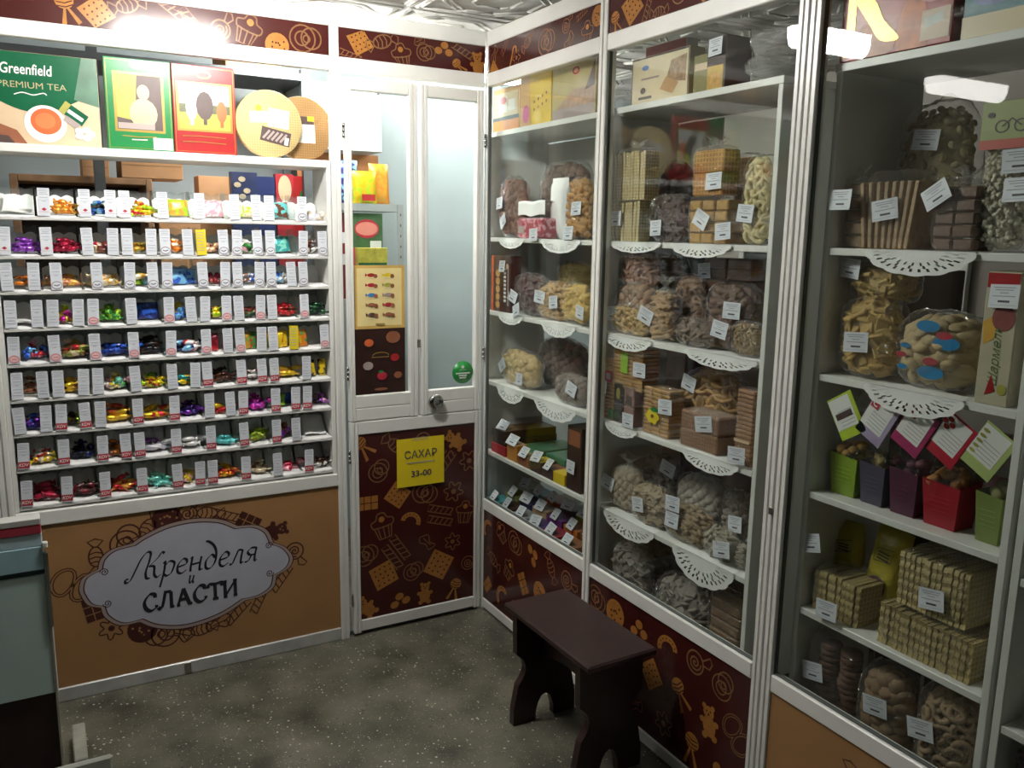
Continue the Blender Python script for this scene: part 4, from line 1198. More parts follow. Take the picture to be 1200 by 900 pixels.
# ================================================================ BISCUIT SHELVES (right wall)
SHZ = [2.14, 1.70, 1.38, 1.065, .74, .42]
def shelf_unit(label, s0, s1, d0=.05, d1=.36, zs=SHZ, backs=()):
    t = thing('display_shelf_unit', label, 'shelf unit', W((s0 + s1) / 2, d0, .40), RB)
    h = (s1 - s0) / 2; th = .018
    for sx in (-1, 1):
        b = MB(); b.cbox(min(sx * h, sx * (h - th)), max(sx * h, sx * (h - th)), 0, d1 - d0, 0, 2.138 - .40, .0015); b.build('side_panel', MELA, t)
    for i, z in enumerate(zs):
        if i == 0:
            b = MB(); b.cbox(-h - .004, h + .004, -.004, d1 - d0 + .004, z - .40 - .020, z - .40, .0015)
        else:
            b = MB(); b.cbox(-h + th + .0005, h - th - .0005, .002, d1 - d0, z - .40 - .018, z - .40, .0015)
        b.build('shelf', MELA, t)
    for (b0, b1, z0, z1) in backs:
        b = MB(); b.box(b0 - (s0 + s1) / 2, b1 - (s0 + s1) / 2, d1 - d0 + .0005, d1 - d0 + .004, z0 - .40, z1 - .40); b.build('back_panel', MELA, t)
    return t
shelf_unit('white display shelf unit in the corner beside the double door', -.10, .755, backs=[(-.098, .62, 1.39, 2.115)])
shelf_unit('white display shelf unit in the middle bay behind glass', .790, 1.595, backs=[(.792, 1.04, 1.69, 2.115)])
shelf_unit('white display shelf unit in the bay nearest the viewer', 1.765, 2.312)
shelf_unit('white display shelf unit at the right edge, mostly out of view', 2.324, 2.75, zs=[2.14, 1.70, 1.38, 1.035, .70, .42])

# ---- pieces of biscuit, one mesh per kind and colour
_pm = {}
def piece(kind, mt):
    key = (kind, mt.name)
    if key in _pm:
        return _pm[key]
    b = MB()
    if kind == 'round':
        b.lathe([(.12, -.16), (.46, -.14), (.5, -.03), (.44, .10), (.22, .19), (.02, .21)], 10)
    elif kind == 'disc':
        b.lathe([(.46, -.12), (.5, -.08), (.5, .08), (.46, .12)], 14)
    elif kind == 'ring':
        b.tube([(.34 * math.cos(2 * PI * i / 12), .34 * math.sin(2 * PI * i / 12), 0) for i in range(12)], .16, 6, None, True)
    elif kind == 'ball':
        rnd = random.Random(2)
        b.lathe([(.10, -.36), (.38, -.24), (.50, .02), (.40, .26), (.12, .40)], 9)
        b.v = [tuple(c * rnd.uniform(.88, 1.1) for c in v) for v in b.v]
    elif kind == 'chunk':
        b.cbox(-.5, .5, -.42, .42, -.13, .13, .07)
        b.v = [(x + .06 * z, y, z + .10 * math.sin(x * 3)) for x, y, z in b.v]
    elif kind == 'stick':
        b.tube([(-1.0, 0, .02), (-.5, .03, 0), (0, -.02, .02), (.5, .03, 0), (1.0, 0, .02)], [.2, .28, .26, .28, .2], 7)
    elif kind == 'nut':
        b.lathe([(.06, -.5), (.26, -.34), (.34, 0), (.22, .34), (.05, .48)], 7)
    elif kind == 'popcorn':
        for (x, y, z, r) in ((0, 0, 0, .34), (.3, .1, .1, .25), (-.25, .2, 0, .26), (.05, -.3, .1, .25), (0, .1, .32, .25)):
            b.lathe([(.02, -r), (r * .8, -r * .6), (r, 0), (r * .8, r * .6), (.02, r)], 6, mtx=Matrix.Translation((x, y, z)))
    elif kind == 'roll':
        b.lathe([(.28, -.8), (.34, -.7), (.27, -.5), (.34, -.35), (.27, -.18), (.34, 0), (.27, .18), (.34, .35), (.27, .5), (.34, .7), (.28, .8)], 9)
    elif kind == 'flower':
        n = 24
        vs = []; fs = []
        for j in range(6):
            a = PI * j / 5
            for i in range(n):
                t = 2 * PI * i / n
                rr = .34 + (.10 * abs(math.cos(4 * t)) + .10) * math.sin(a) * (1 if j else 0) - .16 * math.cos(a)
                vs.append((rr * math.cos(t), rr * math.sin(t), .0 + .2 * math.sin(a)))
        for j in range(5):
            for i in range(n):
                fs.append((j * n + i, j * n + (i + 1) % n, (j + 1) * n + (i + 1) % n, (j + 1) * n + i))
        b.add(vs, fs, None, True)
        b.lathe([(.2, -.02), (.18, .1), (.02, .13)], 10, m=None)
    elif kind == 'seed':
        b.lathe([(.05, -.5), (.2, -.2), (.22, .1), (.05, .5)], 5)
    me = b.mesh({'round': 'cookie', 'disc': 'cookie', 'ring': 'bagel_ring', 'ball': 'gingerbread', 'chunk': 'biscuit', 'stick': 'pastry_stick', 'nut': 'nut', 'popcorn': 'popcorn_flake', 'roll': 'ridged_roll', 'flower': 'flower_cookie', 'seed': 'seed'}[kind], mt)
    _pm[key] = me
    return me

def sup(d, a, p):
    """point of a superellipsoid in direction d, half axes a"""
    k = (abs(d[0]) ** p + abs(d[1]) ** p + abs(d[2]) ** p) ** (-1.0 / p)
    return Vector((d[0] * k * a[0], d[1] * k * a[1], d[2] * k * a[2]))
def blob(a, p, nu=22, nv=14, amp=0.0, seed=0.0, freq=2.2):
    b = MB()
    vs = []; fs = []
    for j in range(nv + 1):
        th = PI * j / nv
        for i in range(nu):
            ph = 2 * PI * i / nu
            d = Vector((math.sin(th) * math.cos(ph), math.sin(th) * math.sin(ph), -math.cos(th)))
            q = sup(d, a, p)
            if amp:
                k = 1 + amp * noise.noise(d * freq + Vector((seed, seed * .7, 1.3))) + amp * .5 * noise.noise(d * freq * 3.1 + Vector((1.7, seed, seed)))
                q = Vector((q.x * k, q.y * k, q.z * (k if q.z > 0 else 1)))
            vs.append(q)
    for j in range(nv):
        for i in range(nu):
            fs.append((j * nu + i, j * nu + (i + 1) % nu, (j + 1) * nu + (i + 1) % nu, (j + 1) * nu + i))
    b.add(vs, fs, None, True)
    return b

# ---- paper price labels stuck on the bags
lm = MB(); lm.cbox(-.033, .033, 0, .0008, -.0245, .0245, .0002)
LABELM = lm.mesh('price_label', CARD)
lp_ = PR(y=-.0003, step=.00005)
for z, l in ((.017, .024), (.012, .020), (.006, .010), (-.001, .025)):
    lp_.rect(-l, l, z, z + .0020, INKG)
lp_.rect(-.012, .014, -.013, -.0085, INK); lp_.rect(-.028, .028, -.019, -.0182, INKG)
LABELP = lp_.b.mesh('printed_text')
def price_label(root, rs, rd, rz0, s, z, d, ang):
    """label at wall position s, z, depth d; root sits at rs, rd, rz0"""
    o = link('price_label', LABELM, root, (s - rs, d - rd, z - rz0), (random.uniform(-.12, .02), math.radians(-ang), random.uniform(-.15, .15)))
    link('printed_text', LABELP, o)
    return o

FOOD = {}
def food(c, kind=''):
    key = 'baked_%02x%02x%02x' % tuple(int(255 * v) for v in c)
    return mat(key, c, .55, var=.28, scale=50, bump=.35, bscale=120)
SIZE = {'round': .050, 'ring': .044, 'ball': .044, 'chunk': .040, 'stick': .030, 'nut': .024, 'popcorn': .024, 'roll': .040, 'flower': .075, 'seeds': .016}
def loose_bag(root, kind, w, d, h, c, seed, tie):
    """crinkled clear bag filled with loose pieces"""
    rnd = random.Random(seed)
    a = (w / 2, d / 2, h / 2)
    mt = food(c); cz = h / 2
    pk = {'seeds': 'seed'}.get(kind, kind)
    s = SIZE[kind]
    s = min(s, w * .5, h * .45)
    core = blob((max(a[0] - s * .55, a[0] * .5), max(a[1] - s * .50, a[1] * .45), max(a[2] - s * .5, a[2] * .55)), 3.0, 16, 10, .05, seed)
    core.build('filling', mt, root, (0, d / 2, cz * .96))
    me = piece(pk, mt)
    area = 2 * (w * h + d * h + w * d)
    N = int(min(170, max(24, area / (s * s) * {'nut': 2.6, 'popcorn': 2.2, 'seeds': 2.4, 'round': 1.9, 'flower': 1.8, 'ring': 2.2, 'stick': 2.0, 'roll': 1.6}.get(kind, 2.1))))
    inset = (max(a[0] - s * .34, .01), max(a[1] - s * .30, .008), max(a[2] - s * .34, .012))
    for i in range(N):
        zz = 1 - 2 * (i + .5) / N
        ph = i * 2.399963
        dr = Vector((math.sqrt(1 - zz * zz) * math.cos(ph), math.sqrt(1 - zz * zz) * math.sin(ph), zz))
        if (dr.y > .30 and dr.z < .6) or dr.z < -.85:
            continue
        q = sup(dr, inset, 3.4) * rnd.uniform(.93, 1.0)
        nrm = Vector((dr.x / a[0], dr.y / a[1], dr.z / a[2])).normalized()
        if kind in ('stick', 'roll'):
            rot = Matrix.Rotation(rnd.uniform(-.5, .5), 4, 'Y') @ Matrix.Rotation(rnd.uniform(-.4, .4), 4, 'Z')
            if kind == 'roll':
                rot = rot @ Matrix.Rotation(PI / 2, 4, 'Y')
            sc = min(s, w * .30)
            q.x *= max(.1, 1 - .8 * sc / a[0])
        else:
            rot = nrm.to_track_quat('Z', 'Y').to_matrix().to_4x4() @ Matrix.Rotation(rnd.uniform(-.75, .75), 4, 'X') @ Matrix.Rotation(rnd.uniform(0, 6.28), 4, 'Z')
            if kind in ('nut', 'seeds'):
                rot = rot @ Matrix.Rotation(PI / 2, 4, 'X')
            sc = s * rnd.uniform(.85, 1.12)
        q.z = max(q.z, -a[2] + sc * .52)
        m = Matrix.Translation((q.x, q.y + d / 2, q.z + cz)) @ rot @ Matrix.Scale(sc, 4)
        link(me.name.split('.')[0], me, root, mtx=m)
    film = blob((a[0] * 1.04, a[1] * 1.03, a[2] * 1.03), 3.4, 30, 20, .075, seed * 1.3 + 5, 2.6)
    film.build('plastic_film', FILM, root, (0, d / 2, cz * 1.03))
    if tie and h < .24:
        tuft(root, (0, d / 2, h * .98), min(w, .16) * .42, .05, seed)

def tuft(root, loc, r, hh, seed):
    b = MB()
    def fn(u, v):
        k = r * (.9 - .78 * math.sin(min(v, .45) / .45 * PI / 2) if v < .45 else .12 + .55 * (v - .45) / .55)
        a = 2 * PI * u
        k *= 1 + (.25 * math.sin(a * 7 + seed) + .15 * math.sin(a * 4 + 2 * seed)) * (.3 + v)
        return (k * math.cos(a), k * .7 * math.sin(a), hh * v + .006 * math.sin(3 * a) * v)
    b.grid(fn, 28, 8)
    b.build('tied_top', FILM2, root, loc)

def slab_pack(root, kind, w, d, h, c, seed):
    rnd = random.Random(seed)
    c2 = tuple(v * .62 for v in c)
    if kind in ('waffle', 'waffle2', 'waffleo', 'waffleb'):
        sc = {'waffle': 95.0, 'waffle2': 75.0, 'waffleo': 75.0, 'waffleb': 85.0}[kind]
        mt = lattice_mat('waffle_%s_%d' % (kind, int(c[0] * 100)), c, c2, sc)
        if kind == 'waffleo' or kind == 'waffleb':
            nz = max(1, round(h / .075)); zh = h / nz
            for k in range(nz):
                b = MB(); b.cbox(-w / 2, w / 2, 0, d, k * zh + .001, (k + 1) * zh - .001, .004); b.build('waffle', mt, root)
        else:
            th = .0165 if kind == 'waffle' else .014
            n = max(3, round(w / th)); th = w / n
            b = MB()
            if kind == 'waffle2':      # ridged edges
                nz = max(4, int(h / .012))
                pts = [(0 + (.004 if k % 2 else 0), h * k / nz) for k in range(nz + 1)] + [(d - (.004 if k % 2 else 0), h * (nz - k) / nz) for k in range(nz + 1)]
                b.prism(pts, -th * .42, th * .42, 'x')
            else:
                b.cbox(-th * .44, th * .44, 0, d, 0, h, .002)
            me = b.mesh('waffle', mt)
            for k in range(n):
                o = link('waffle', me, root, (-w / 2 + (k + .5) * th, rnd.uniform(0, .004), 0), (0, rnd.uniform(-.025, .025), rnd.uniform(-.02, .02)))
                o.scale.z = rnd.uniform(.95, 1.0)
    elif kind in ('wafer', 'bars', 'sticks'):
        mt = food(c)
        if kind == 'sticks':
            n = max(5, round(w / .017)); th = w / n
            b = MB(); b.cbox(-th * .42, th * .42, 0, d * .9, 0, h * .92, .003); me = b.mesh('wafer_stick', mt)
            for k in range(n):
                u = (k + .5) / n - .5
                link('wafer_stick', me, root, (u * w, .004 * math.cos(u * 5), 0), (0, u * .25, 0))
        else:
            bw, bh = (.052, .030) if kind == 'wafer' else (.11, .034)
            nx = max(1, round(w / bw)); nz = max(2, round(h * .96 / bh))
            b = MB(); b.cbox(-w / nx * .47, w / nx * .47, 0, d * .95, .001, h * .96 / nz * .95, .004); me = b.mesh('wafer', mt)
            for i in range(nx):
                for j in range(nz):
                    link('wafer', me, root, (-w / 2 + (i + .5) * w / nx, rnd.uniform(0, .008), j * h * .96 / nz), (0, 0, rnd.uniform(-.06, .06)))
    elif kind in ('packs', 'packs2', 'crackl', 'crackf'):
        mt = food(c)
        n = max(6, round(h / .0135)); th = h / n
        nx = 1 if w < .11 else 3
        b = MB(); b.cbox(-w / nx * .485, w / nx * .485, 0, d, th * .06, th * .94, .0025); me = b.mesh('cracker', mt)
        for i in range(nx):
            for j in range(n):
                link('cracker', me, root, (-w / 2 + (i + .5) * w / nx, rnd.uniform(0, .003), j * th))
        p = PR(y=-.004)
        if kind == 'packs':
            p.rect(-.022, .022, h * .62, h * .80, REDTAG); p.rect(-.013, .013, h * .66, h * .76, PINKISH); p.ell(.02, h * .12, .014, .02, GRN2)
        elif kind == 'crackl':
            p.rect(-w * .2, w * .05, h * .40, h * .88, mat('lime_badge', (.32, .55, .06), .4, var=.1))
        elif kind == 'crackf':
            for k in range(6):
                p.ell(-.01 + .022 * math.cos(k * 1.05), h * .40 + .016 * math.sin(k * 1.05), .014, .011, YELTAG, 9)
            p.ell(0, h * .55, .022, .008, GRN2, 9)
        else:
            p.rect(-w * .46, w * .46, h * .30, h * .34, CREAMP)
        p.build(root)
    elif kind == 'choco':
        for j in range(2):
            for i in range(2):
                m = [mat('dark_choc_pack', (.035, .02, .018), .35, var=.2), mat('pink_brown_pack', (.34, .20, .17), .35, var=.2)][i]
                b = MB(); b.cbox(-w / 2 + i * w / 2 + .001, -w / 2 + (i + 1) * w / 2 - .001, 0, d, j * h / 2 + .001, (j + 1) * h / 2 - .001, .004); b.build('wafer_box', m, root)
        p = PR(); p.poly([(.01, h * .55), (w * .42, h * .5), (w * .40, h * .75), (.02, h * .8)], UMBER); p.ell(-w * .25, h * .75, .012, .02, OLIVEP); p.ell(-w * .25, h * .2, .02, .014, mat('leaf_print', (.06, .10, .05), .4, var=.1)); p.build(root)
    elif kind == 'discs':
        mt = food(c); b = MB(); r = min(w / 2, d) * .52
        me = piece('disc', mt)
        nn = max(4, int(h * .92 / .017))
        for cx, cy, m in ((-w * .22, d * .42, nn), (w * .24, d * .52, nn)):
            for j in range(m):
                link('cookie', me, root, mtx=Matrix.Translation((cx + rnd.uniform(-.004, .004), cy + rnd.uniform(-.004, .004), .010 + j * .017)) @ Matrix.Diagonal((r * 1.7, r * 1.7, .062, 1)))
    # tight clear wrapper
    if kind in ('discs', 'bars', 'waffle2', 'waffle', 'wafer', 'sticks', 'waffleo'):
        f = blob((w / 2 + .006, d / 2 + .006, h / 2 + .006), 6.0, 32, 20, .035, seed, 3.0)
        f.build('plastic_film', FILM, root, (0, d / 2, h / 2 + .0065))
        if h < .2 and (kind in ('waffleo', 'waffle', 'wafer') or seed % 3 == 0):
            tuft(root, (0, d / 2, h * .99), min(w, .12) * .45, .035, seed)
    else:
        f = MB(); f.cbox(-w / 2 - .003, w / 2 + .003, -.0032, d + .003, -.0005, h + .002, .006); f.build('plastic_film', FILM, root)

ITEMS = [
  ('cookie_bag', 'cookie bag', 'brown gingerbread bag at the corner end of the second shelf', 'round', 1.7, 0.016, 0.179, 0.235, 0.09, 0.056, (0.2, 0.09, 0.055), [(-0.028, 1.847, 0.086, 5), (0.006, 1.771, 0.086, 30)]) ,
  ('sweets_packet', 'packet', 'pink and red sweets packet under the white paper, second shelf', 'sidepack', 1.7, 0.258, 0.205, 0.06, 0.07, 0.069, (0.45, 0.12, 0.13), [(0.336, 1.716, 0.066, 3)]) ,
  ('paper_sheet', 'paper', 'white paper sheet folded over the pink sweets packet', 'paper', 1.785, 0.231, 0.211, 0.056, 0.085, 0.071, (0.8, 0.8, 0.78), []) ,
  ('paper_bag', 'paper bag', 'plain white paper bag leaning beside the tan roll bag', 'paperbag', 1.7, 0.352, 0.12, 0.239, 0.13, 0.05, (0.85, 0.85, 0.82), []) ,
  ('cookie_bag', 'cookie bag', 'tan roll bag with two price labels beside the corner glazing post', 'roll', 1.7, 0.59, 0.139, 0.207, 0.07, 0.052, (0.5, 0.27, 0.09), [(0.608, 1.815, 0.066, 3), (0.59, 1.725, 0.066, 2)]) ,
  ('cookie_bag', 'cookie bag', 'dark brown bag lying behind the white paper bag', 'round', 1.7, 0.167, 0.304, 0.299, 0.25, 0.1, (0.16, 0.09, 0.06), []) ,
  ('cookie_carton', 'carton', 'brown cookie carton with orange edge and upright lettering', 'cartonB', 1.38, 0.018, 0.171, 0.242, 0.07, 0.053, (0.14, 0.06, 0.035), [(0.041, 1.579, 0.066, 2)]) ,
  ('cookie_bag', 'cookie bag', 'dark purple-brown sweets bag beside the brown carton', 'chunk', 1.38, 0.214, 0.206, 0.161, 0.08, 0.069, (0.1, 0.045, 0.045), [(0.118, 1.456, 0.076, -20), (0.207, 1.405, 0.076, 20)]) ,
  ('cookie_bag', 'cookie bag', 'golden pastry stick bag in the middle of the third shelf', 'stick', 1.38, 0.411, 0.21, 0.141, 0.075, 0.075, (0.5, 0.3, 0.11), [(0.352, 1.47, 0.071, -6), (0.456, 1.457, 0.071, 8)]) ,
  ('cookie_bag', 'cookie bag', 'yellow round cookie bag beside the glazing post, third shelf', 'round', 1.38, 0.588, 0.146, 0.146, 0.07, 0.055, (0.6, 0.4, 0.1), [(0.652, 1.435, 0.066, -8)]) ,
  ('cookie_bag', 'cookie bag', 'olive brown cookie bag behind the yellow cookie bag', 'round', 1.38, 0.291, 0.2, 0.212, 0.24, 0.068, (0.33, 0.26, 0.1), []) ,
  ('cookie_bag', 'cookie bag', 'pale yellow cookie bag on the lace doily, fourth shelf', 'round', 1.065, 0.139, 0.25, 0.148, 0.075, 0.081, (0.62, 0.45, 0.22), [(0.044, 1.147, 0.071, 35), (0.198, 1.11, 0.071, 5)]) ,
  ('cookie_bag', 'cookie bag', 'dark grey-brown sweets bag at the back of the fourth shelf', 'ball', 1.065, 0.271, 0.284, 0.202, 0.2, 0.097, (0.17, 0.12, 0.1), [(0.158, 1.14, 0.196, -15)]) ,
  ('cookie_bag', 'cookie bag', 'grey round sweets bag in front, fourth shelf', 'ball', 1.065, 0.565, 0.168, 0.114, 0.07, 0.063, (0.24, 0.19, 0.16), [(0.609, 1.137, 0.066, -15)]) ,
  ('waffle_pack', 'waffle pack', 'lower pale waffle slab pack with a price label, end of the second shelf', 'waffle', 1.7, 0.863, 0.099, 0.135, 0.075, 0.056, (0.66, 0.54, 0.28), [(0.849, 1.777, 0.071, 2)]) ,
  ('waffle_pack', 'waffle pack', 'taller pale waffle slab pack lying on another waffle pack', 'waffle', 1.83, 0.871, 0.117, 0.16, 0.075, 0.068, (0.68, 0.56, 0.3), []) ,
  ('cookie_bag', 'cookie bag', 'purple-brown gingerbread bag behind the dark chocolate bag', 'round', 1.7, 0.945, 0.145, 0.253, 0.22, 0.064, (0.15, 0.07, 0.06), []) ,
  ('cookie_bag', 'cookie bag', 'dark chocolate sweets bag between the pale and orange waffles', 'chunk', 1.7, 1.098, 0.149, 0.14, 0.075, 0.07, (0.1, 0.06, 0.05), [(1.07, 1.746, 0.071, 3)]) ,
  ('wafer_bag', 'wafer bag', 'wide olive wafer bag under the orange waffle bag', 'wafer', 1.7, 1.295, 0.168, 0.135, 0.08, 0.087, (0.48, 0.28, 0.08), [(1.278, 1.773, 0.076, -25), (1.376, 1.738, 0.076, 5)]) ,
  ('waffle_bag', 'waffle bag', 'orange lattice waffle bag with a large price label', 'waffleo', 1.835, 1.283, 0.131, 0.134, 0.085, 0.067, (0.55, 0.26, 0.05), [(1.319, 1.884, 0.081, 3)]) ,
  ('waffle_bag', 'waffle bag', 'narrow orange waffle bag behind the ring snack bag', 'waffleo', 1.7, 1.354, 0.065, 0.254, 0.16, 0.05, (0.5, 0.24, 0.05), []) ,
  ('cookie_bag', 'cookie bag', 'pale cream ring snack bag at the shelf end', 'ring', 1.7, 1.489, 0.088, 0.227, 0.07, 0.05, (0.74, 0.63, 0.34), [(1.472, 1.788, 0.066, -5)]) ,
  ('cookie_bag', 'cookie bag', 'knobbly beige biscuit bag on the small ring bagels', 'ball', 1.38, 0.902, 0.178, 0.168, 0.08, 0.08, (0.4, 0.27, 0.18), [(0.842, 1.449, 0.076, 3)]) ,
  ('cookie_bag', 'cookie bag', 'rosy brown biscuit bag on top of the knobbly biscuit bag', 'chunk', 1.53, 0.893, 0.16, 0.135, 0.1, 0.07, (0.42, 0.24, 0.17), [(0.792, 1.566, 0.096, 15)]) ,
  ('cookie_bag', 'cookie bag', 'small yellow ring bagel bag on the lace doily', 'ring', 1.38, 0.928, 0.181, 0.103, 0.066, 0.06, (0.58, 0.4, 0.18), []) ,
  ('cookie_bag', 'cookie bag', 'tan wafer roll bag at the back, below the chocolate bag', 'stick', 1.38, 0.95, 0.165, 0.29, 0.2, 0.072, (0.38, 0.23, 0.12), []) ,
  ('cookie_bag', 'cookie bag', 'upright tan wafer stick bag beside the ring bagels', 'stick', 1.38, 1.105, 0.1, 0.154, 0.068, 0.05, (0.44, 0.28, 0.14), [(1.046, 1.46, 0.064, -20)]) ,
  ('cookie_bag', 'cookie bag', 'brown ring biscuit bag in the middle of the third shelf', 'ring', 1.38, 1.129, 0.123, 0.201, 0.15, 0.058, (0.3, 0.18, 0.11), [(1.105, 1.496, 0.146, 1)]) ,
  ('cookie_bag', 'cookie bag', 'long brown bar bag at the back of the third shelf', 'bars', 1.38, 1.261, 0.22, 0.29, 0.2, 0.112, (0.2, 0.085, 0.05), [(1.172, 1.613, 0.196, 5)]) ,
  ('cookie_bag', 'cookie bag', 'dark ridged roll bag above the seed bag', 'roll', 1.38, 1.37, 0.173, 0.189, 0.1, 0.093, (0.17, 0.1, 0.07), [(1.411, 1.508, 0.096, 0)]) ,
  ('cookie_bag', 'cookie bag', 'flat brown biscuit bag on the lace doily, third shelf', 'chunk', 1.38, 1.263, 0.149, 0.083, 0.068, 0.075, (0.19, 0.13, 0.09), [(1.399, 1.452, 0.064, -8)]) ,
  ('cookie_bag', 'cookie bag', 'beige seed clusters bag at the right end of the third shelf', 'seeds', 1.38, 1.487, 0.089, 0.095, 0.066, 0.05, (0.42, 0.3, 0.16), []) ,
  ('cracker_pack', 'cracker pack', 'tall orange cracker pack with a red badge beside the post', 'packs', 1.065, 0.843, 0.06, 0.223, 0.07, 0.05, (0.52, 0.26, 0.06), [(0.805, 1.183, 0.066, 2)]) ,
  ('cracker_pack', 'cracker pack', 'wide orange cracker pack with a green badge on dark packs', 'crackl', 1.185, 0.947, 0.166, 0.146, 0.07, 0.073, (0.52, 0.3, 0.1), [(1.024, 1.273, 0.066, 2)]) ,
  ('wafer_pack', 'wafer pack', 'dark brown and pink chocolate wafer pack with a price label', 'choco', 1.065, 0.933, 0.122, 0.141, 0.07, 0.053, (0.05, 0.025, 0.025), [(0.999, 1.096, 0.066, 2)]) ,
  ('cracker_pack', 'cracker pack', 'square cracker pack with a yellow flower badge', 'crackf', 1.065, 1.111, 0.135, 0.158, 0.07, 0.064, (0.48, 0.27, 0.09), [(1.167, 1.173, 0.066, 5)]) ,
  ('cookie_bag', 'cookie bag', 'golden flower cookie bag behind the brown waffle box', 'flower', 1.065, 1.234, 0.219, 0.213, 0.16, 0.11, (0.5, 0.3, 0.11), [(1.173, 1.247, 0.156, -12)]) ,
  ('waffle_pack', 'waffle pack', 'low brown waffle pack with a tilted price label', 'waffleb', 1.065, 1.324, 0.17, 0.116, 0.07, 0.089, (0.3, 0.14, 0.055), [(1.352, 1.155, 0.066, 10)]) ,
  ('cracker_pack', 'cracker pack', 'tall tan cracker pack at the right end of the fourth shelf', 'packs2', 1.065, 1.512, 0.066, 0.223, 0.07, 0.05, (0.36, 0.18, 0.08), [(1.52, 1.099, 0.066, 5)]) ,
  ('cookie_bag', 'cookie bag', 'grey-tan gingerbread bag beside the post, fifth shelf', 'ball', 0.74, 0.886, 0.147, 0.146, 0.085, 0.083, (0.4, 0.34, 0.25), [(0.848, 0.83, 0.081, -10)]) ,
  ('cookie_bag', 'cookie bag', 'pale ridged biscuit bag at the back of the fifth shelf', 'roll', 0.74, 0.963, 0.16, 0.188, 0.2, 0.071, (0.38, 0.34, 0.28), [(1.041, 0.917, 0.196, -15)]) ,
  ('cookie_bag', 'cookie bag', 'cream biscuit bag with a tilted label over the lace doily', 'chunk', 0.74, 1.073, 0.164, 0.128, 0.07, 0.076, (0.42, 0.33, 0.22), [(1.047, 0.807, 0.066, 10)]) ,
  ('cookie_bag', 'cookie bag', 'large whitish gingerbread bag tied in the middle, fifth shelf', 'ball', 0.74, 1.204, 0.181, 0.179, 0.17, 0.089, (0.46, 0.42, 0.36), []) ,
  ('cookie_bag', 'cookie bag', 'tan twist bag with two stacked labels, fifth shelf', 'stick', 0.74, 1.266, 0.186, 0.107, 0.068, 0.095, (0.36, 0.26, 0.15), [(1.231, 0.865, 0.064, 3), (1.231, 0.81, 0.064, 2)]) ,
  ('cookie_bag', 'cookie bag', 'grey ridged biscuit bag at the right end of the fifth shelf', 'roll', 0.74, 1.417, 0.099, 0.191, 0.14, 0.054, (0.3, 0.26, 0.22), [(1.441, 0.851, 0.136, 10)]) ,
  ('cookie_bag', 'cookie bag', 'pale biscuit bag with a tilted label near the big doily', 'chunk', 0.74, 1.426, 0.108, 0.091, 0.066, 0.059, (0.4, 0.36, 0.28), [(1.466, 0.79, 0.062, 12)]) ,
  ('cookie_bag', 'cookie bag', 'small ribbed biscuit bag at the very end of the fifth shelf', 'roll', 0.74, 1.52, 0.045, 0.077, 0.075, 0.05, (0.36, 0.32, 0.26), []) ,
  ('cookie_bag', 'cookie bag', 'grey biscuit bag nearest the post on the lowest shelf', 'chunk', 0.42, 0.967, 0.17, 0.2, 0.08, 0.075, (0.3, 0.27, 0.23), []) ,
  ('cookie_bag', 'cookie bag', 'dark ribbed biscuit bag at the back of the lowest shelf', 'roll', 0.42, 0.974, 0.168, 0.197, 0.22, 0.075, (0.22, 0.18, 0.14), []) ,
  ('cookie_bag', 'cookie bag', 'shiny silver-grey biscuit bag in the middle of the lowest shelf', 'chunk', 0.42, 1.252, 0.2, 0.168, 0.07, 0.102, (0.3, 0.27, 0.23), []) ,
  ('cookie_bag', 'cookie bag', 'brown wafer bag with crumpled top at the right, lowest shelf', 'bars', 0.42, 1.474, 0.132, 0.207, 0.075, 0.075, (0.24, 0.15, 0.08), []) ,
  ('wafer_bag', 'wafer bag', 'narrow brown wafer bag at the left end beside the panel', 'wafer', 1.7, 1.817, 0.058, 0.165, 0.085, 0.05, (0.24, 0.15, 0.07), [(1.813, 1.817, 0.046, 0)]) ,
  ('wafer_bag', 'wafer bag', 'upright brown wafer stick bag over the large lace doily', 'sticks', 1.7, 1.923, 0.131, 0.171, 0.075, 0.1, (0.36, 0.24, 0.13), [(1.922, 1.792, 0.071, 10)]) ,
  ('wafer_bag', 'wafer bag', 'dark chocolate wafer bag with a slanted price label', 'wafer', 1.7, 2.09, 0.099, 0.147, 0.075, 0.086, (0.17, 0.1, 0.07), [(2.05, 1.823, 0.071, 32)]) ,
  ('nut_bag', 'nut bag', 'tall pistachio nut bag standing behind the wafers', 'nut', 1.7, 1.901, 0.161, 0.329, 0.22, 0.12, (0.44, 0.36, 0.18), [(1.907, 1.962, 0.216, -5)]) ,
  ('popcorn_bag', 'popcorn bag', 'whitish popcorn bag with a green and red header', 'popcorn', 1.7, 2.178, 0.08, 0.286, 0.09, 0.075, (0.62, 0.58, 0.46), [(2.217, 1.887, 0.086, 2), (2.224, 1.829, 0.086, 2)]) ,
  ('cracker_bag', 'cracker bag', 'lower golden cracker bag with a price label in front', 'chunk', 1.38, 1.868, 0.137, 0.186, 0.075, 0.1, (0.56, 0.38, 0.12), [(1.874, 1.472, 0.071, 4)]) ,
  ('cracker_bag', 'cracker bag', 'upper golden cracker bag resting on another cracker bag', 'chunk', 1.555, 1.867, 0.133, 0.131, 0.1, 0.12, (0.54, 0.38, 0.13), [(1.817, 1.651, 0.096, -6)]) ,
  ('cookie_bag', 'cookie bag', 'clear cookie pouch printed with blue and red ovals', 'pouch', 1.38, 2.059, 0.167, 0.167, 0.075, 0.14, (0.5, 0.38, 0.2), []) ,
  ('sweets_carton', 'carton', 'tall cream marshmallow carton with green script lettering', 'cartonC', 1.38, 2.227, 0.072, 0.281, 0.065, 0.071, (0.55, 0.5, 0.36), [(2.235, 1.612, 0.061, 2)]) ,
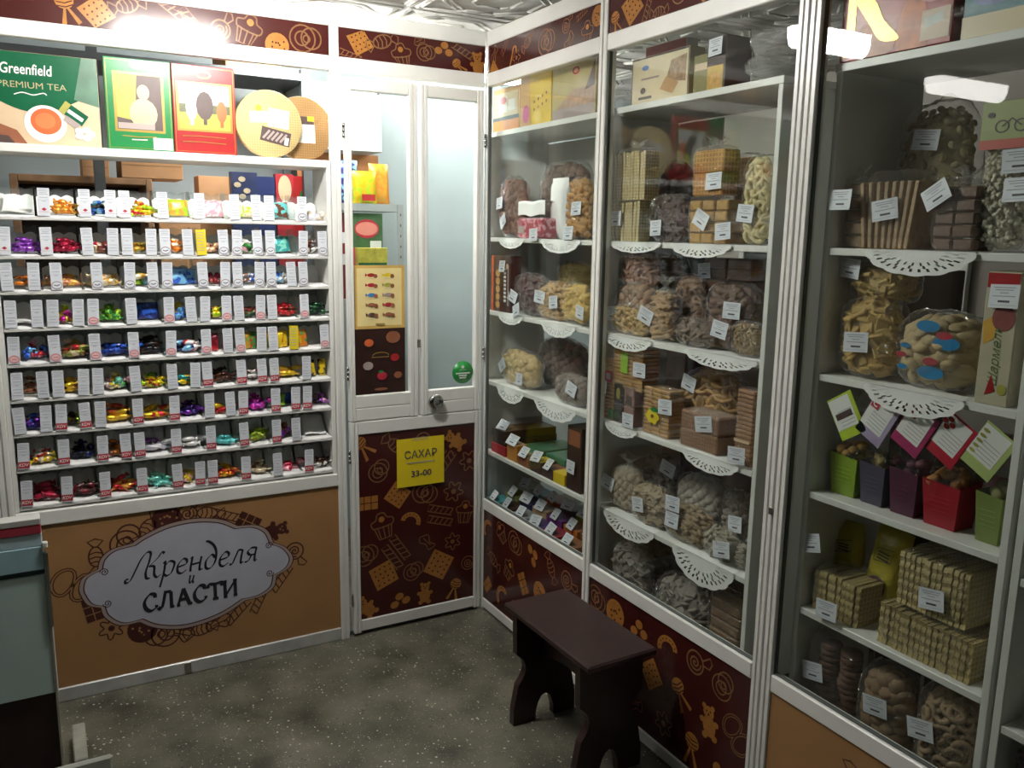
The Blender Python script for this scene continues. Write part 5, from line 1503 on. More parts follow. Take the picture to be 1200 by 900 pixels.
  ('waffle_pack', 'waffle pack', 'flat waffle pack at the left end under the yellow packets', 'waffle2', 0.74, 1.872, 0.145, 0.112, 0.075, 0.12, (0.46, 0.36, 0.15), [(1.877, 0.771, 0.071, 5)]) ,
  ('snack_packet', 'snack packet', 'yellow snack packet standing nearest the left panel', 'yellow', 0.74, 1.825, 0.05, 0.227, 0.17, 0.065, (0.5, 0.42, 0.08), [(1.816, 0.917, 0.046, 12)]) ,
  ('snack_packet', 'snack packet', 'yellow snack packet leaning beside the big waffle bag', 'yellow', 0.74, 1.912, 0.103, 0.251, 0.17, 0.077, (0.52, 0.44, 0.1), []) ,
  ('waffle_pack', 'waffle pack', 'long row of ridged waffle slabs on the fifth shelf', 'waffle2', 0.74, 2.13, 0.242, 0.103, 0.07, 0.12, (0.46, 0.36, 0.16), []) ,
  ('waffle_bag', 'waffle bag', 'bulky domed waffle bag with a price label on other waffles', 'waffle2', 0.845, 2.129, 0.177, 0.134, 0.085, 0.15, (0.5, 0.4, 0.18), [(2.137, 0.899, 0.081, 10)]) ,
  ('cookie_bag', 'cookie bag', 'chocolate round cookie stack bag at the left of the lowest shelf', 'discs', 0.42, 1.866, 0.132, 0.252, 0.08, 0.108, (0.17, 0.08, 0.05), [(1.825, 0.566, 0.076, 12)]) ,
  ('cookie_bag', 'cookie bag', 'tied brown gingerbread bag in the middle of the lowest shelf', 'round', 0.42, 2.031, 0.127, 0.229, 0.07, 0.105, (0.3, 0.19, 0.1), [(2.03, 0.574, 0.066, 8)]) ,
  ('cookie_bag', 'cookie bag', 'brown bagel ring bag at the right of the lowest shelf', 'ring', 0.42, 2.193, 0.121, 0.265, 0.07, 0.115, (0.36, 0.25, 0.14), [(2.155, 0.581, 0.066, 12)]) ,
  ('cookie_bag', 'cookie bag', 'dark purple sweets bag beyond the right panel', 'chunk', 0.42, 2.385, 0.1, 0.354, 0.09, 0.066, (0.07, 0.03, 0.06), []) ,
  ('cookie_bag', 'cookie bag', 'tan biscuit bag on the shelf beyond the right panel', 'chunk', 0.7, 2.385, 0.1, 0.152, 0.09, 0.054, (0.4, 0.3, 0.14), []) ,
]

TIED = ('tied', 'whitish', 'gingerbread', 'crumpled', 'ring snack', 'bagel')
for i, (name, cat, label, kind, z, s, w, h, d0, dep, c, tags) in enumerate(ITEMS):
    z += .0008
    if kind in SIZE or kind == 'pouch':
        w *= 1.17; h *= 1.06
    if kind == 'waffle':
        s += w * .2; w *= 1.5; dep = min(dep, .06)
    if min(abs(z - .0008 - q) for q in SHZ) > .01:
        z += .007
    lo, hi = ((-.08, .735), (.81, 1.575), (1.785, 2.292), (2.344, 2.73))[0 if s < .77 else 1 if s < 1.68 else 2 if s < 2.31 else 3]
    grow = .56 if (kind in SIZE or kind == 'pouch') else (.56 if kind == 'yellow' else .515)
    w = min(w, (hi - lo) / (2 * grow))
    s = min(max(s, lo + w * grow + .004), hi - w * grow - .004)
    h = min(h, (min(q for q in SHZ if q > z + .03) - .022 - z) / (1.10 if kind in SIZE or kind == 'pouch' else 1.04))
    t = thing(name, label, cat, W(s, d0, z), RB)
    if kind in SIZE:
        loose_bag(t, kind, w, dep, h, c, i + 1, any(k in label for k in TIED))
    elif kind == 'pouch':
        loose_bag(t, 'round', w, dep, h, c, i + 1, False)
        p = PR(y=.001)
        blue = mat('label_blue', (.02, .20, .42), .35, var=.1)
        for (x, zz, rx, m) in ((-.040, .100, .014, blue), (.035, .115, .034, blue), (.030, .132, .02, REDTAG), (-.046, .078, .014, REDTAG), (.010, .070, .020, REDTAG), (.012, .045, .034, blue), (-.042, .050, .014, blue), (0, .150, .03, blue)):
            p.ell(x * w / .145, zz, rx, rx * .45, m, 14)
        p.build(t)
    elif kind == 'paper':
        b = MB(); b.grid(lambda u, v: ((u - .5) * w, .006 + .004 * math.sin(u * 7) + (.0 if v < .5 else (v - .5) * 2 * dep), (h * min(1, v * 2)) + .004 * math.sin(u * 9)), 14, 10); b.build('paper_fold', PAPER, t)
    elif kind == 'paperbag':
        pillow(w, h, dep, seed=i).build('paper_body', PAPER, t, (0, dep / 2, 0))
    elif kind == 'sidepack':
        b = MB(); b.cbox(-w / 2, w / 2, 0, dep, 0, .080, .008); b.build('packet_body', wrap_mat(C['crimson'], C['pink'], .1), t)
        f = MB(); f.cbox(-w / 2 - .003, w / 2 + .003, -.003, dep + .003, -.0004, .083, .008); f.build('plastic_film', FILM, t)
        p = PR(y=-.001); p.rect(-w * .1, w * .15, .01, .06, REDTAG); p.rect(-w * .45, -w * .2, .02, .05, PINKISH); p.build(t)
    elif kind == 'cartonB':
        b = MB(); b.cbox(-w / 2, w / 2, 0, dep, 0, h, .002); b.build('box_body', mat('carton_brown', (.07, .03, .02), .4, var=.15), t)
        p = PR(); p.rect(-w / 2, -w * .38, 0, h, ORP)
        for k in range(5):
            p.ell(-w * .14, .03 + k * .034, w * .12, .016, food((.42, .24, .06)), 10)
        for k in range(9):
            p.rect(w * .18, w * .30, .045 + k * .017, .056 + k * .017, WPRINT)
        p.rect(w * .38, w * .44, .03, .2, PINKISH); p.ell(w * .36, h * .82, .014, .012, CREAMP, 10); p.build(t)
    elif kind == 'cartonC':
        b = MB(); b.cbox(-w / 2, w / 2, 0, dep, 0, h, .002); b.build('box_body', mat('carton_cream', (.50, .46, .33), .4, var=.08), t)
        p = PR(); p.rect(-w / 2 + .002, w / 2 - .002, h * .88, h * .99, REDB); p.poly([(-w * .48, h * .62), (0, h * .70), (-w * .1, h * .5), (-w * .4, h * .45)], mat('peach_slice', (.62, .35, .05), .4, var=.15)); p.ell(w * .12, h * .66, w * .34, h * .10, mat('berry_print', (.26, .07, .06), .4, var=.3))
        p.push(.002, h * .37, 1, 90); p.text('Шармель', 0, 0, .026, mat('script_green', (.10, .16, .05), .4, var=0), .0, .35, .125); p.pop()
        p.poly([(-w * .2, .02), (w * .1, .03), (-w * .05, .065)], REDB); p.ell(w * .3, .035, w * .14, .012, OLIVEP); p.build(t)
    elif kind == 'yellow':
        b = pillow(max(w, .085), h, min(dep, .06), seed=i); b.build('packet_body', mat('yellow_packet', (.50, .42, .055), .32, var=.12, bump=.4, bscale=70), t, (0, .02, 0)); t.rotation_euler = (-.08, .12 if 'leaning' in label else -.10, RB)
        p = PR(y=-.012); k = h
        p.stroke([(-.025, k * .62), (.025, k * .66), (.028, k * .80), (-.022, k * .76)], .002, INK, True)
        for q in range(3):
            p.rect(-.016, .018, k * (.655 + .035 * q), k * (.67 + .035 * q), INK)
        p.ell(.0, k * .35, .03, .03, mat('plum_print', (.12, .05, .09), .4, var=.2)); p.ell(-.01, k * .30, .018, .02, CREAMP); p.build(t)
    elif kind == 'popcorn':
        loose_bag(t, 'popcorn', w, dep, h * .75, c, i + 1, False)
    else:
        slab_pack(t, kind, w, dep, h, c, i + 1)
    if name == 'popcorn_bag':
        b = MB(); b.cbox(-w / 2 - .004, w / 2 + .05, -.006, -.004, h * .70, h * 1.02, .001); hd = b.build('header_card', mat('header_green', (.26, .30, .10), .4, var=.1), t)
        p = PR(y=-.0065); p.rect(-w / 2 - .004, w / 2 + .05, h * .70, h * .765, mat('header_red', (.42, .06, .03), .4, var=.05))
        for x in (-.005, .035):
            p.ring(x, h * .85, .014, .012, .003, UMBER, 12)
        p.stroke([(-.005, h * .85), (.015, h * .90), (.035, h * .85)], .003, UMBER); p.ell(-.03, h * .93, .008, .006, UMBER, 8); p.build(hd)
    for (ts, tz, td, ang) in tags:
        price_label(t, s, d0, z, ts, tz, .041 if tz - z < .034 else td - .004, ang)

# ---- lace paper doilies hanging over the shelf edges
def doily(label, s, z, R, drop):
    t = thing('lace_doily', label, 'doily', W(s, .0455, z), RB)
    b = MB(); n, m = 48, 8
    def fl_(u, v):
        a = PI * u
        k = v * (1 + (.05 * abs(math.sin(a * 7)) if v == 1 else 0))
        return (-R * math.cos(a) * k, -.0006 - .004 * math.sin(a) * v, -drop * math.sin(a) * k)
    b.grid(fl_, n, m, skip=lambda i, j: (j == 6 and i % 3 == 1) or (j == 4 and i % 4 == 2) or (j == 5 and i % 6 == 3))
    def tp(u, v):
        a = PI * u
        return (-R * math.cos(a) * v, .001 + R * .6 * math.sin(a) * v, .0009)
    b.grid(tp, 24, 4)
    b.build('lace_paper', LACE, t)
DOILY = [(.15, 1, .105, .042, 'left'), (.53, 1, .135, .05, 'right'), (.15, 2, .105, .040, 'left'), (.53, 2, .12, .05, 'right'), (.16, 3, .115, .062, 'left'), (.52, 3, .15, .066, 'right')]
for s, r, R, dr, side in DOILY:
    doily('white lace doily on the %s of the corner unit, %s shelf' % (side, ORD[r]), s, SHZ[r], R, dr)
for s, r, R, dr, side in [(.99, 1, .135, .035, 'left'), (1.31, 1, .13, .04, 'right'), (.97, 2, .13, .045, 'left'), (1.42, 2, .15, .04, 'right'), (.955, 3, .09, .035, 'left'), (1.405, 3, .12, .045, 'right'), (1.02, 4, .14, .06, 'left'), (1.40, 4, .135, .085, 'right')]:
    doily('white lace doily on the %s of the middle unit, %s shelf' % (side, ORD[r]), s, SHZ[r], R, dr)
doily('large white lace doily under the wafer stick bag', 2.035, SHZ[1], .135, .055)
doily('large white lace doily under the cookie pouch', 2.055, SHZ[2], .125, .055)

# ---- gift pouches with swing tags, nearest bay, fourth shelf
def gift_pouch(label, s, w, hb, ht, base, sweets, tagcol, tagside, ts, tz, ang):
    t = thing('gift_pouch', label, 'gift pouch', W(s, .10, 1.0658), RB)
    d = .075
    m = mat('pouch_' + label.split()[0], base, .4, var=.12)
    b = MB(); b.add([(-w * .40, .004, 0), (w * .40, .004, 0), (w * .40, d, 0), (-w * .40, d, 0), (-w * .5, -.004, hb), (w * .5, -.004, hb * .94), (w * .5, d + .004, hb), (-w * .5, d + .004, hb)], [(3, 2, 1, 0), (0, 1, 5, 4), (1, 2, 6, 5), (2, 3, 7, 6), (3, 0, 4, 7)])
    b.build('paper_cup', m, t)
    lines = PR(y=-.0015)
    for k in range(4):
        lines.rect(-w * .28, w * .28, hb * (.35 + .1 * k), hb * (.35 + .1 * k) + .0015, mat('pouch_ink_' + label.split()[0], tuple(min(1, v * 1.6 + .02) for v in base), .4, var=0))
    lines.build(t)
    rnd = random.Random(int(s * 1000))
    me = piece('ball', food(sweets))
    for k in range(14):
        x, y, zz = rnd.uniform(-.36, .36) * w, rnd.uniform(.008, d - .01), hb * .88 + rnd.uniform(0, .03)
        link('sweet', me, t, mtx=Matrix.Translation((x, y, zz)) @ Matrix.Rotation(rnd.uniform(0, 6), 4, 'X') @ Matrix.Scale(.030, 4))
    f = MB()
    def fn(u, v):
        a = 2 * PI * u
        k = 1 - .72 * v ** 1.4
        return (w * .49 * k * (abs(math.cos(a)) ** .6) * (1 if math.cos(a) > 0 else -1) + .004 * math.sin(5 * a) * v, d / 2 + d * .52 * k * (abs(math.sin(a)) ** .6) * (1 if math.sin(a) > 0 else -1), hb * .9 + (ht - hb * .9) * v)
    f.grid(fn, 28, 8); f.build('clear_sleeve', FILM, t)
    tm = MB(); tm.cbox(-.040, .040, 0, .0012, -.055, .055, .0004)
    tg = tm.build('swing_tag', mat('tag_' + label.split()[0], tagcol, .4, var=.05), t, (ts - s, -.036 - .004 * (int(s * 1000) % 3), tz - 1.0658), (0, math.radians(-ang), 0))
    p = PR(y=-.0004); p.rect(-.038, .028, -.030, .050, WPRINT)
    for k in range(5):
        p.rect(-.022, .024, -.022 + .009 * k, -.0205 + .009 * k, INKG)
    if tagside == 'red':
        p.rect(-.036, -.012, .022, .048, REDTAG); p.ring(-.024, .035, .007, .007, .003, WPRINT, 10, 40, 320)
    elif tagside == 'sprig':
        for k in range(5):
            p.ell(-.028, -.02 + .014 * k, .008, .004, OLIVEP, 8)
    elif tagside == 'star':
        for k in range(4):
            p.ell(-.026 + .01 * math.cos(k * 1.57), .03 + .01 * math.sin(k * 1.57), .008, .006, REDB, 8)
    else:
        p.rect(-.030, .022, -.004, .012, UMBER)
    p.build(tg)
    rb = MB(); rb.tube([(ts - s, -.034, tz - 1.0658 + .04), (0, d / 2 - .01, ht - .01), (.004, d / 2, ht + .012)], .0012, 5); rb.build('ribbon', m, t)
gift_pouch('lime green gift pouch with a lime swing tag', 1.845, .085, .110, .26, (.24, .36, .03), (.50, .28, .06), (.45, .60, .04), 'bar', 1.868, 1.285, 32)
gift_pouch('slate grey gift pouch with a lilac swing tag', 1.932, .075, .108, .25, (.075, .065, .10), (.30, .22, .08), (.42, .34, .50), 'red', 1.958, 1.290, -28)
gift_pouch('burgundy gift pouch with a crimson-cornered swing tag', 2.020, .078, .115, .24, (.085, .018, .045), (.18, .04, .07), (.36, .03, .12), 'red', 2.062, 1.290, -28)
gift_pouch('bright red gift pouch with a red-edged swing tag', 2.118, .095, .110, .24, (.34, .010, .022), (.42, .18, .04), (.45, .02, .04), 'star', 2.150, 1.285, -30)
gift_pouch('olive green gift pouch with a pale green swing tag', 2.232, .062, .115, .23, (.20, .26, .07), (.26, .26, .10), (.46, .56, .20), 'sprig', 2.236, 1.280, -30)

# ---- cartons on the top shelf
def top_box(label, s0, s1, d0, dep, h, base, deco, tilt=0):
    w = s1 - s0
    t = cart('sweets_box', label, 'sweets box', W((s0 + s1) / 2, d0, 2.1408), RB, w, dep, h, base)
    p = PR(); deco(p, w, h); p.build(t)
    return t
PEACH = mat('peach_box', (.62, .38, .16), .35, var=.1); YELB = mat('sunny_box', (.74, .52, .06), .35, var=.1); KHAKI = mat('khaki_box', (.46, .38, .16), .35, var=.08)
WHB = mat('glossy_white_box', (.76, .72, .70), .3, var=.04); IVORY = mat('ivory_box', (.70, .60, .40), .3, var=.06)
top_box('orange and white sweets box next to the corner post', -.07, .155, .07, .05, .175, PEACH, lambda p, w, h: (p.rect(-w * .45, w * .45, .06, h - .02, IVORY), p.rect(-w * .25, w * .05, .075, h - .035, WPRINT), p.rect(w * .1, w * .35, .08, h - .05, WPRINT), p.ell(-w * .1, h - .05, .03, .015, PINKTAG), p.rect(-w * .5, w * .5, .045, .06, STEEL), p.rect(-w * .5, w * .5, 0, .045, mat('orange_print', (.68, .26, .07), .4, var=.1))))
top_box('yellow sweets box with small brown marks and a pink flower', .165, .40, .07, .05, .195, YELB, lambda p, w, h: (p.poly([(-w * .5, 0), (-w * .1, 0), (-w * .2, h), (-w * .5, h)], PEACH), p.ell(-w * .3, .05, .025, .035, mat('magenta_print', (.62, .10, .30), .4, var=.1)), [p.ell(w * (-.02 + .13 * k), .06 + .03 * j + .008 * k, .006, .006, BRP, 8) for k in range(4) for j in range(2)]))
top_box('khaki sweets box with a red badge and gingerbread picture', .41, .70, .07, .05, .215, KHAKI, lambda p, w, h: (p.rect(-w * .48, w * .48, .0, .04, PINKISH), p.poly([(-w * .4, .04), (w * .48, .04), (w * .48, .10), (0, .10)], mat('biscuit_print', (.40, .26, .18), .4, var=.3, scale=40)), p.ell(w * .06, h - .05, .024, .014, REDTAG), p.ell(w * .06, h - .05, .014, .008, PEACH), p.poly([(w * .48, .10), (w * .48, .19), (w * .28, .09)], UMBER)))
top_box('tall white box with a red edge behind the cake box', .81, 1.02, .20, .05, .215, WHB, lambda p, w, h: (p.rect(-w * .5, w * .5, h - .05, h, REDB), p.rect(-w * .5, -w * .38, 0, h, REDB), [p.ell(-w * .3 + .02 * (k % 4), .04 + .02 * k, .008, .008, REDTAG, 8) for k in range(7)]))
cb_ = top_box('ivory cake box with a nut cookie picture', .89, 1.175, .085, .06, .150, IVORY, lambda p, w, h: (p.stroke([(-w * .49, .004), (w * .49, .004), (w * .49, h - .004), (-w * .49, h - .004)], .006, UMBER, True), p.poly([(w * .12, .06), (w * .45, .05), (w * .46, .13), (w * .2, .12)], mat('nut_print', (.34, .22, .13), .4, var=.4, scale=70)), p.poly([(w * .02, .04), (w * .24, .02), (w * .34, .05), (w * .12, .075)], mat('slice_print', (.50, .30, .14), .4, var=.2)), p.ell(-w * .25, .115, .018, .008, mat('logo_blue', (.15, .25, .5), .4, var=0)), p.rect(-w * .32, w * .0, .078, .084, PINKISH), p.ell(-w * .28, .045, .014, .010, UMBER, 10), p.rect(-w * .36, -w * .12, .018, .026, UMBER)))
top_box('small olive box between the cake box and a dark box', 1.19, 1.26, .09, .08, .115, mat('olive_box', (.20, .18, .06), .4, var=.15), lambda p, w, h: p.rect(-w * .4, w * .4, .07, .09, CREAMP))
db = top_box('small dark box with a price label above the orange waffles', 1.265, 1.345, .075, .10, .150, mat('near_black_box', (.05, .025, .025), .35, var=.15), lambda p, w, h: (p.rect(-w * .45, w * .38, 0, .07, GILT), p.rect(-w * .3, w * .3, .01, .05, food((.5, .28, .06)))))
price_label(db, 1.305, .075, 2.1408, 1.305, 2.262, .068, 0)
fb = thing('foil_bag', 'crumpled grey empty film bag at the end of the top shelf', 'bag', W(1.475, .075, 2.1408), RB)
blob((.10, .09, .072), 2.4, 40, 26, .24, 3.3, 1.8).build('film_body', clear_mat('grey_film', (.80, .80, .80), .22, 1.5, haze=.35, bump=.8, bscale=40, boost=1.6, hazecol=(.5, .49, .47)), fb, (0, .10, .078))
kbx = top_box('large red gift box with a gold letter', 1.772, 2.062, .045, .06, .26, mat('gift_red', (.36, .035, .030), .35, var=.2, scale=25), lambda p, w, h: None)
GLIT = mat('gold_glitter', (.70, .50, .14), .35, metal=.3, var=.35, scale=260); BLUSH = mat('blush_print', (.52, .20, .12), .4, var=.3, scale=25)
p = PR(); w, h = .29, .26; p.clip = (-w / 2 + .001, w / 2 - .001, .001, h - .001)
p.ell(-.05, .03, .06, .05, BLUSH, 14); p.ell(.05, .02, .04, .10, mat('flame_print', (.50, .12, .03), .4, var=.3, scale=30), 16); p.ell(.10, .12, .05, .03, PINKTAG, 14)
p.poly([(-.135, .010), (-.095, .010), (-.104, .02), (-.104, .25), (-.128, .25), (-.128, .02)], GLIT)
p.poly([(-.104, .125), (-.020, .215), (-.012, .25), (-.04, .25), (-.104, .15)], GLIT)
p.poly(spline([(-.104, .135), (-.055, .125), (-.025, .075), (.018, .030), (-.030, .032), (-.062, .070), (-.104, .125)], 4), GLIT)
p.rect(.072, .140, .012, .075, mat('parchment_print', (.60, .46, .34), .4, var=.05)); p.push(.10, .05, 1, 12); p.rect(-.02, .025, -.008, .012, SKYP); p.pop()
p.build(kbx)
top_box('teal and white box beside the red gift box', 2.075, 2.30, .06, .06, .12, mat('teal_box', (.08, .22, .26), .4, var=.25), lambda p, w, h: (p.rect(-w * .5, w * .5, 0, .045, IVORY), p.ell(-w * .2, .08, .05, .02, mat('blue_violet_print', (.16, .22, .42), .4, var=.3))))
pk_ = top_box('pink round-edged sweets box behind the gift pouches', 2.10, 2.30, .30, .04, .20, mat('pink_box', (.40, .12, .15), .4, var=.15), lambda p, w, h: p.rect(-w * .4, -w * .1, .1, .18, SKYP))
pk_.location.z = 1.0658
# ---- chocolate boxes and bars lying in the corner unit
def flat(label, s, d, z, w, dep, h, base, top, rz=0.0, lab=True, name='chocolate_bar', cat='chocolate bar'):
    t = thing(name, label, cat, W(s, d, z), RB + rz)
    b = MB(); b.cbox(-w / 2, w / 2, 0, dep, 0, h, .0015); b.build('wrapper', base, t)
    b = MB(); b.box(-w * .42, w * .42, dep * .08, dep * .92, h, h + .0006); b.build('printed_top', top, t)
    if lab:
        o = link('price_label', LABELM, t, (0, dep * .12, h + .026), (-.65, random.uniform(-.12, .12), random.uniform(-.25, .25))); link('printed_text', LABELP, o)
        o.location = (0, -.002 + dep * .10, h + .018)
    return t
Z4, Z5 = .7408, .4208
DKB = mat('dark_box', (.045, .025, .02), .35, var=.15); GRNB = mat('pale_green_box', (.34, .36, .12), .35, var=.1); TEALG = mat('jade_box', (.05, .22, .12), .35, var=.15); ORB = mat('orange_box', (.52, .22, .04), .4, var=.15); YLB = mat('yellow_box', (.66, .48, .02), .4, var=.08); RDB = mat('scarlet_box', (.40, .02, .03), .35, var=.1); VIO = mat('violet_box', (.10, .06, .20), .4, var=.2); CYB = mat('cyan_box', (.08, .30, .34), .4, var=.2)
flat('long green and brown chocolate box, lower of two', .03, .065, Z4 + .045, .12, .27, .034, DKB, GRNB, 0, False, 'chocolate_box', 'chocolate box')
flat('long brown chocolate box with a price label, upper of two', .03, .060, Z4 + .0795, .12, .27, .034, DKB, mat('picture_brown', (.22, .15, .08), .4, var=.4, scale=30), 0, True, 'chocolate_box', 'chocolate box')
flat('red chocolate box under the long green boxes', .03, .062, Z4, .13, .25, .044, RDB, REDB, 0, False, 'chocolate_box', 'chocolate box')
flat('jade green chocolate box lying towards the back', .20, .12, Z4, .15, .22, .06, TEALG, TEALG, 0, False, 'chocolate_box', 'chocolate box')
flat('second jade green chocolate box beside the dark tall box', .37, .15, Z4, .15, .19, .06, TEALG, mat('jade_light', (.12, .32, .20), .35, var=.1), 0, False, 'chocolate_box', 'chocolate box')
flat('orange chocolate pack with a price label in the corner unit', .155, .062, Z4, .085, .055, .075, ORB, CREAMP)
flat('brown chocolate bar with a price label beside the orange pack', .255, .062, Z4, .09, .058, .045, BRP, CREAMP)
flat('mustard chocolate bar with a price label, middle of the shelf', .355, .062, Z4, .09, .08, .05, UMBER, YLB)
flat('dark chocolate bar with a price label next to a yellow pack', .45, .062, Z4, .09, .08, .04, UMBER, BRP)
flat('bright yellow chocolate pack by the dark tall box', .54, .062, Z4, .085, .07, .045, YLB, YLB, 0, False)
tb_ = cart('chocolate_box', 'tall dark chocolate box with a price label beside the post', 'chocolate box', W(.645, .062, Z4), RB, .10, .10, .255, DKB)
price_label(tb_, .645, .062, Z4, .63, .835, .056, 2)
p = PR(); p.rect(-.04, .04, .18, .24, BRP); p.build(tb_)
rndf = random.Random(11)
LOWN = ['teal', 'dark brown', 'grey', 'violet', 'crimson', 'copper', 'olive', 'navy', 'tan', 'purple', 'orange', 'chestnut', 'white', 'pale blue', 'rust red', 'charcoal', 'moss green', 'cocoa']
LOWC = [(.06, .28, .30), (.06, .03, .02), (.3, .3, .3), (.12, .07, .22), (.3, .03, .05), (.36, .16, .07), (.22, .22, .05), (.03, .04, .12), (.42, .28, .14), (.16, .04, .2), (.5, .16, .03), (.2, .08, .04), (.6, .6, .58), (.25, .4, .5), (.35, .08, .04), (.05, .05, .055), (.25, .28, .04), (.12, .06, .04)]
for k in range(18):
    i, j = k % 6, k // 6
    m = mat('bar_' + LOWN[k].replace(' ', '_'), LOWC[k], .35, var=.25, scale=40)
    flat('%s chocolate bar stack with a price label on the lowest corner shelf' % LOWN[k], -.02 + i * .124 + (.03 if j == 1 else 0), .064 + j * .082, Z5, .112, .078, .088 + .022 * j + rndf.uniform(0, .008), m, m, rndf.uniform(-.06, .06))

# ================================================================ BENCH
WOOD = mat('dark_stained_wood', (.030, .012, .011), .38, var=.25, scale=18, bump=.15, bscale=50)
bn = thing('wooden_bench', 'dark brown wooden step bench with cut-out plank legs', 'bench', (-.198, -1.055, 0), 0)
H = .44
def outline_leg(w, h):
    pts = [(-w / 2 - .005, 0), (-w * .16, 0)] + [(-w * .16 + .32 * w * (1 - math.cos(PI * i / 8)) / 2, .095 * math.sin(PI * i / 8)) for i in range(1, 8)] + [(w * .16, 0), (w / 2 + .005, 0), (w / 2 + .005, .06), (w / 2 - .012, .15)]
    pts += [(w / 2 - .012 + .028 * 0 - .030 * math.sin(PI * i / 6), .15 + .12 * i / 6) for i in range(1, 6)]
    pts += [(w / 2 - .004, .27), (w / 2, h), (-w / 2, h), (-w / 2 + .004, .27)]
    pts += [(-w / 2 + .012 + .030 * math.sin(PI * i / 6), .27 - .12 * i / 6) for i in range(1, 6)]
    pts += [(-w / 2 + .012, .15), (-w / 2 - .005, .06)]
    return pts
b = MB(); b.cbox(-.134, .130, -.288, .232, H - .026, H, .006); b.build('seat', WOOD, bn)
for y in (-.215, .170):
    b = MB(); b.prism(outline_leg(.25, H - .0265), y - .014, y + .014, 'y'); b.build('leg', WOOD, bn)
b = MB(); b.prism([(-.20, .27), (-.12, .25)] + [(-.12 + .24 * i / 6, .25 + .02 * math.sin(PI * i / 6)) for i in range(1, 6)] + [(.12, .25), (.155, .27), (.155, H - .0265), (-.20, H - .0265)], -.012, .012, 'x'); b.build('stretcher', WOOD, bn)
b = MB(); b.cbox(-.02, .02, -.26, .24, .10, .125, .003); 
bn.rotation_euler = (0, 0, .02)

# ================================================================ COUNTER AT THE LEFT
ct = thing('counter_cabinet', 'pale blue counter cabinet with a red stripe and dark base', 'counter', (-2.135, -.50, 0))
PB = mat('pale_teal_laminate', (.60, .76, .74), .4, var=.04, scale=4); LB = mat('light_blue_trim', (.58, .76, .84), .35, var=.04); RS = mat('red_stripe', (.46, .05, .08), .4, var=.06); GT = mat('grey_worktop', (.55, .55, .52), .4, var=.08); DB = mat('dark_base', (.028, .008, .008), .45, var=.15); DT = mat('dark_teal_gap', (.04, .09, .10), .5, var=.1)
for nm, z0, z1, y0, m in (('worktop', .848, .868, -.004, GT), ('stripe', .820, .848, -.003, RS), ('rail', .780, .820, .0, LB), ('drawer_front', .706, .780, -.002, mat('mid_blue_trim', (.42, .64, .72), .35, var=.05)), ('shadow_gap', .688, .706, .012, DT), ('front_panel', .300, .688, .004, PB), ('base', .0, .300, .012, DB)):
    b = MB(); b.cbox(-.40, .40, y0, .05, z0 + .0003, z1 - .0003, .002); b.build(nm, m, ct)
b = MB(); b.cbox(.401, .407, .0, .10, .02, .70, .001); b.build('side_guard', clear_mat('cloudy_plastic', (.75, .76, .72), .25, 1.4, haze=.35, hazecol=(.62, .58, .50)), ct)
b = MB(); b.cbox(.400, .412, -.006, .012, .52, .76, .003); b.build('handle', CHROME, ct)
b = MB(); b.cbox(.402, .410, .002, .014, .30, .56, .002); b.build('edge_strip', WHITE, ct)
b = MB(); b.cbox(.398, .414, -.012, .0, .775, .795, .003); b.build('catch', WHITE, ct)
b = MB(); b.cbox(.37, .545, -.02, .0, .0, .055, .008); b.build('foot_board', mat('cream_painted_board', (.52, .54, .48), .45, var=.1), ct)
b = MB(); b.cbox(.435, .475, .0, .22, .0, .06, .004); b.build('foot_block', mat('worn_block', (.36, .36, .30), .5, var=.2), ct)
b = MB(); b.lathe([(.006, 0), (.006, .003)], 10, mtx=Matrix.Translation((.44, -.02, .03)) @ Matrix.Rotation(PI / 2, 4, 'X')); b.build('bolt', GASKET, ct)

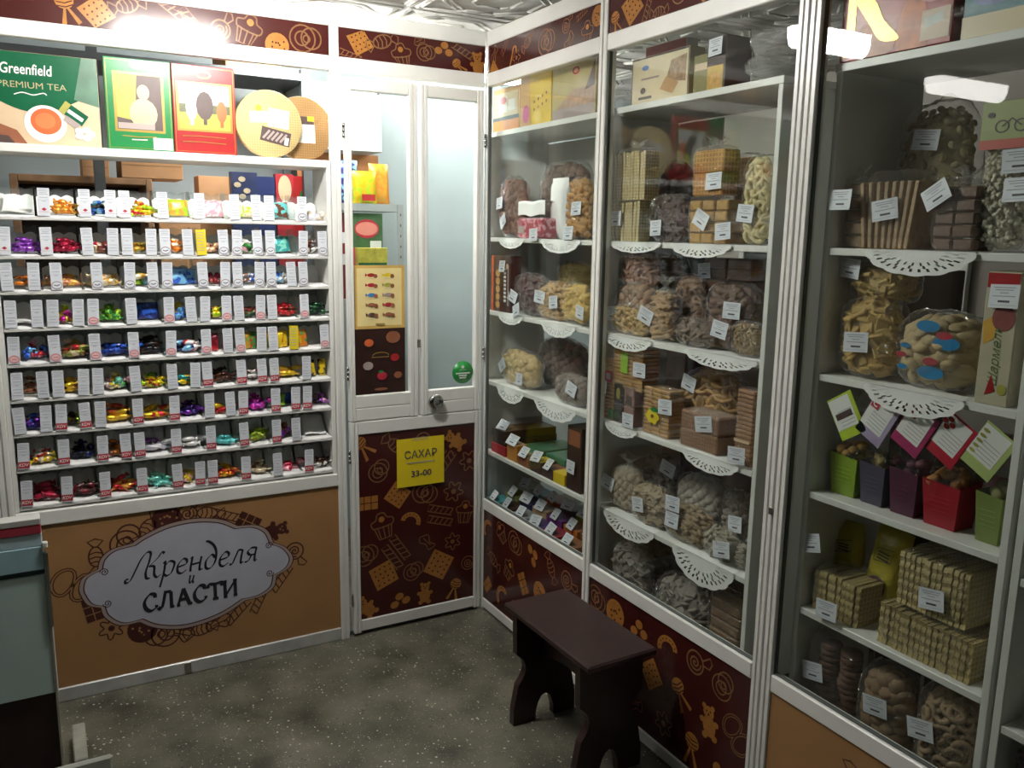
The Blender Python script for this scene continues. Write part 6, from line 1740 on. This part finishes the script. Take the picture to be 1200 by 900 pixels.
# ================================================================ BEYOND THE RIGHT SHELVES
for n, (s, w, z0, z1) in enumerate([(.9, .55, 1.15, 1.75), (1.75, .6, 1.1, 1.8)]):
    r = thing('window_%d' % (n + 1), 'white framed window in the far side wall', None, W(s - 1.1, 1.955, 0), RB, None, 'structure')
    for (x0, x1, a, c_) in ((-w / 2, -w / 2 + .04, z0, z1), (w / 2 - .04, w / 2, z0, z1), (-w / 2 + .04, w / 2 - .04, z1 - .04, z1), (-w / 2 + .04, w / 2 - .04, z0, z0 + .04)):
        b = MB(); b.cbox(x0, x1, -.03, .0, a, c_, .003); b.build('window_frame', WHITE, r)
    b = MB(); b.box(-w / 2 + .04, w / 2 - .04, -.012, -.008, z0 + .04, z1 - .04); b.build('pane', mat('dark_window', (.03, .035, .035), .08, var=.1), r)
for k, (s, d, w, dep, h, col, lab) in enumerate([(.25, .70, .55, .35, 1.55, (.10, .06, .045), 'added dark brown blocking cabinet behind the corner shelves'), (1.10, .75, .75, .35, 1.62, (.09, .055, .04), 'added dark brown blocking cabinet behind the middle shelves'), (1.95, .80, .55, .30, 1.05, (.12, .075, .05), 'low added dark brown blocking cabinet behind the nearest shelves')]):
    t = thing('blocking_cabinet', lab, 'cabinet', W(s, d, 0), RB)  # cabinets added to block the pale lit wall behind the shelves
    m = mat('cabinet_brown_%d' % k, col, .5, var=.15)
    b = MB(); b.cbox(-w / 2, w / 2, .018, dep, 0, h, .003); b.build('cabinet_body', m, t)
    for sx in (-1, 1):
        b = MB(); b.cbox(min(sx * .003, sx * (w / 2 - .003)), max(sx * .003, sx * (w / 2 - .003)), 0, .018, .05, h - .01, .003); dd = b.build('cabinet_door', m, t)
        b = MB(); b.lathe([(.008, 0), (.012, .02)], 10, mtx=Matrix.Translation((sx * .04, 0, h * .6)) @ Matrix.Rotation(PI / 2, 4, 'X')); b.build('knob', CHROME, dd)
for k, (s, d, z, w, h, col, lab) in enumerate([(.98, .80, 1.6208, .16, .24, (.30, .02, .03), 'dark red carton on the middle blocking cabinet'), (1.15, .82, 1.6208, .16, .26, (.01, .06, .03), 'dark green carton on the middle blocking cabinet'), (1.36, .80, 1.6208, .20, .28, (.10, .30, .36), 'teal carton on the middle blocking cabinet'), (.2, .80, 1.5508, .3, .3, (.07, .12, .12), 'slate carton on the corner blocking cabinet')]):
    o = cart('storage_carton', lab, 'carton', W(s, d, z), RB, w, .2, h, mat('carton_%d' % k, col, .45, var=.12))
    p = PR(); p.rect(-w * .3, w * .3, h * .55, h * .75, PINKISH if k % 2 else CREAMP); p.build(o)
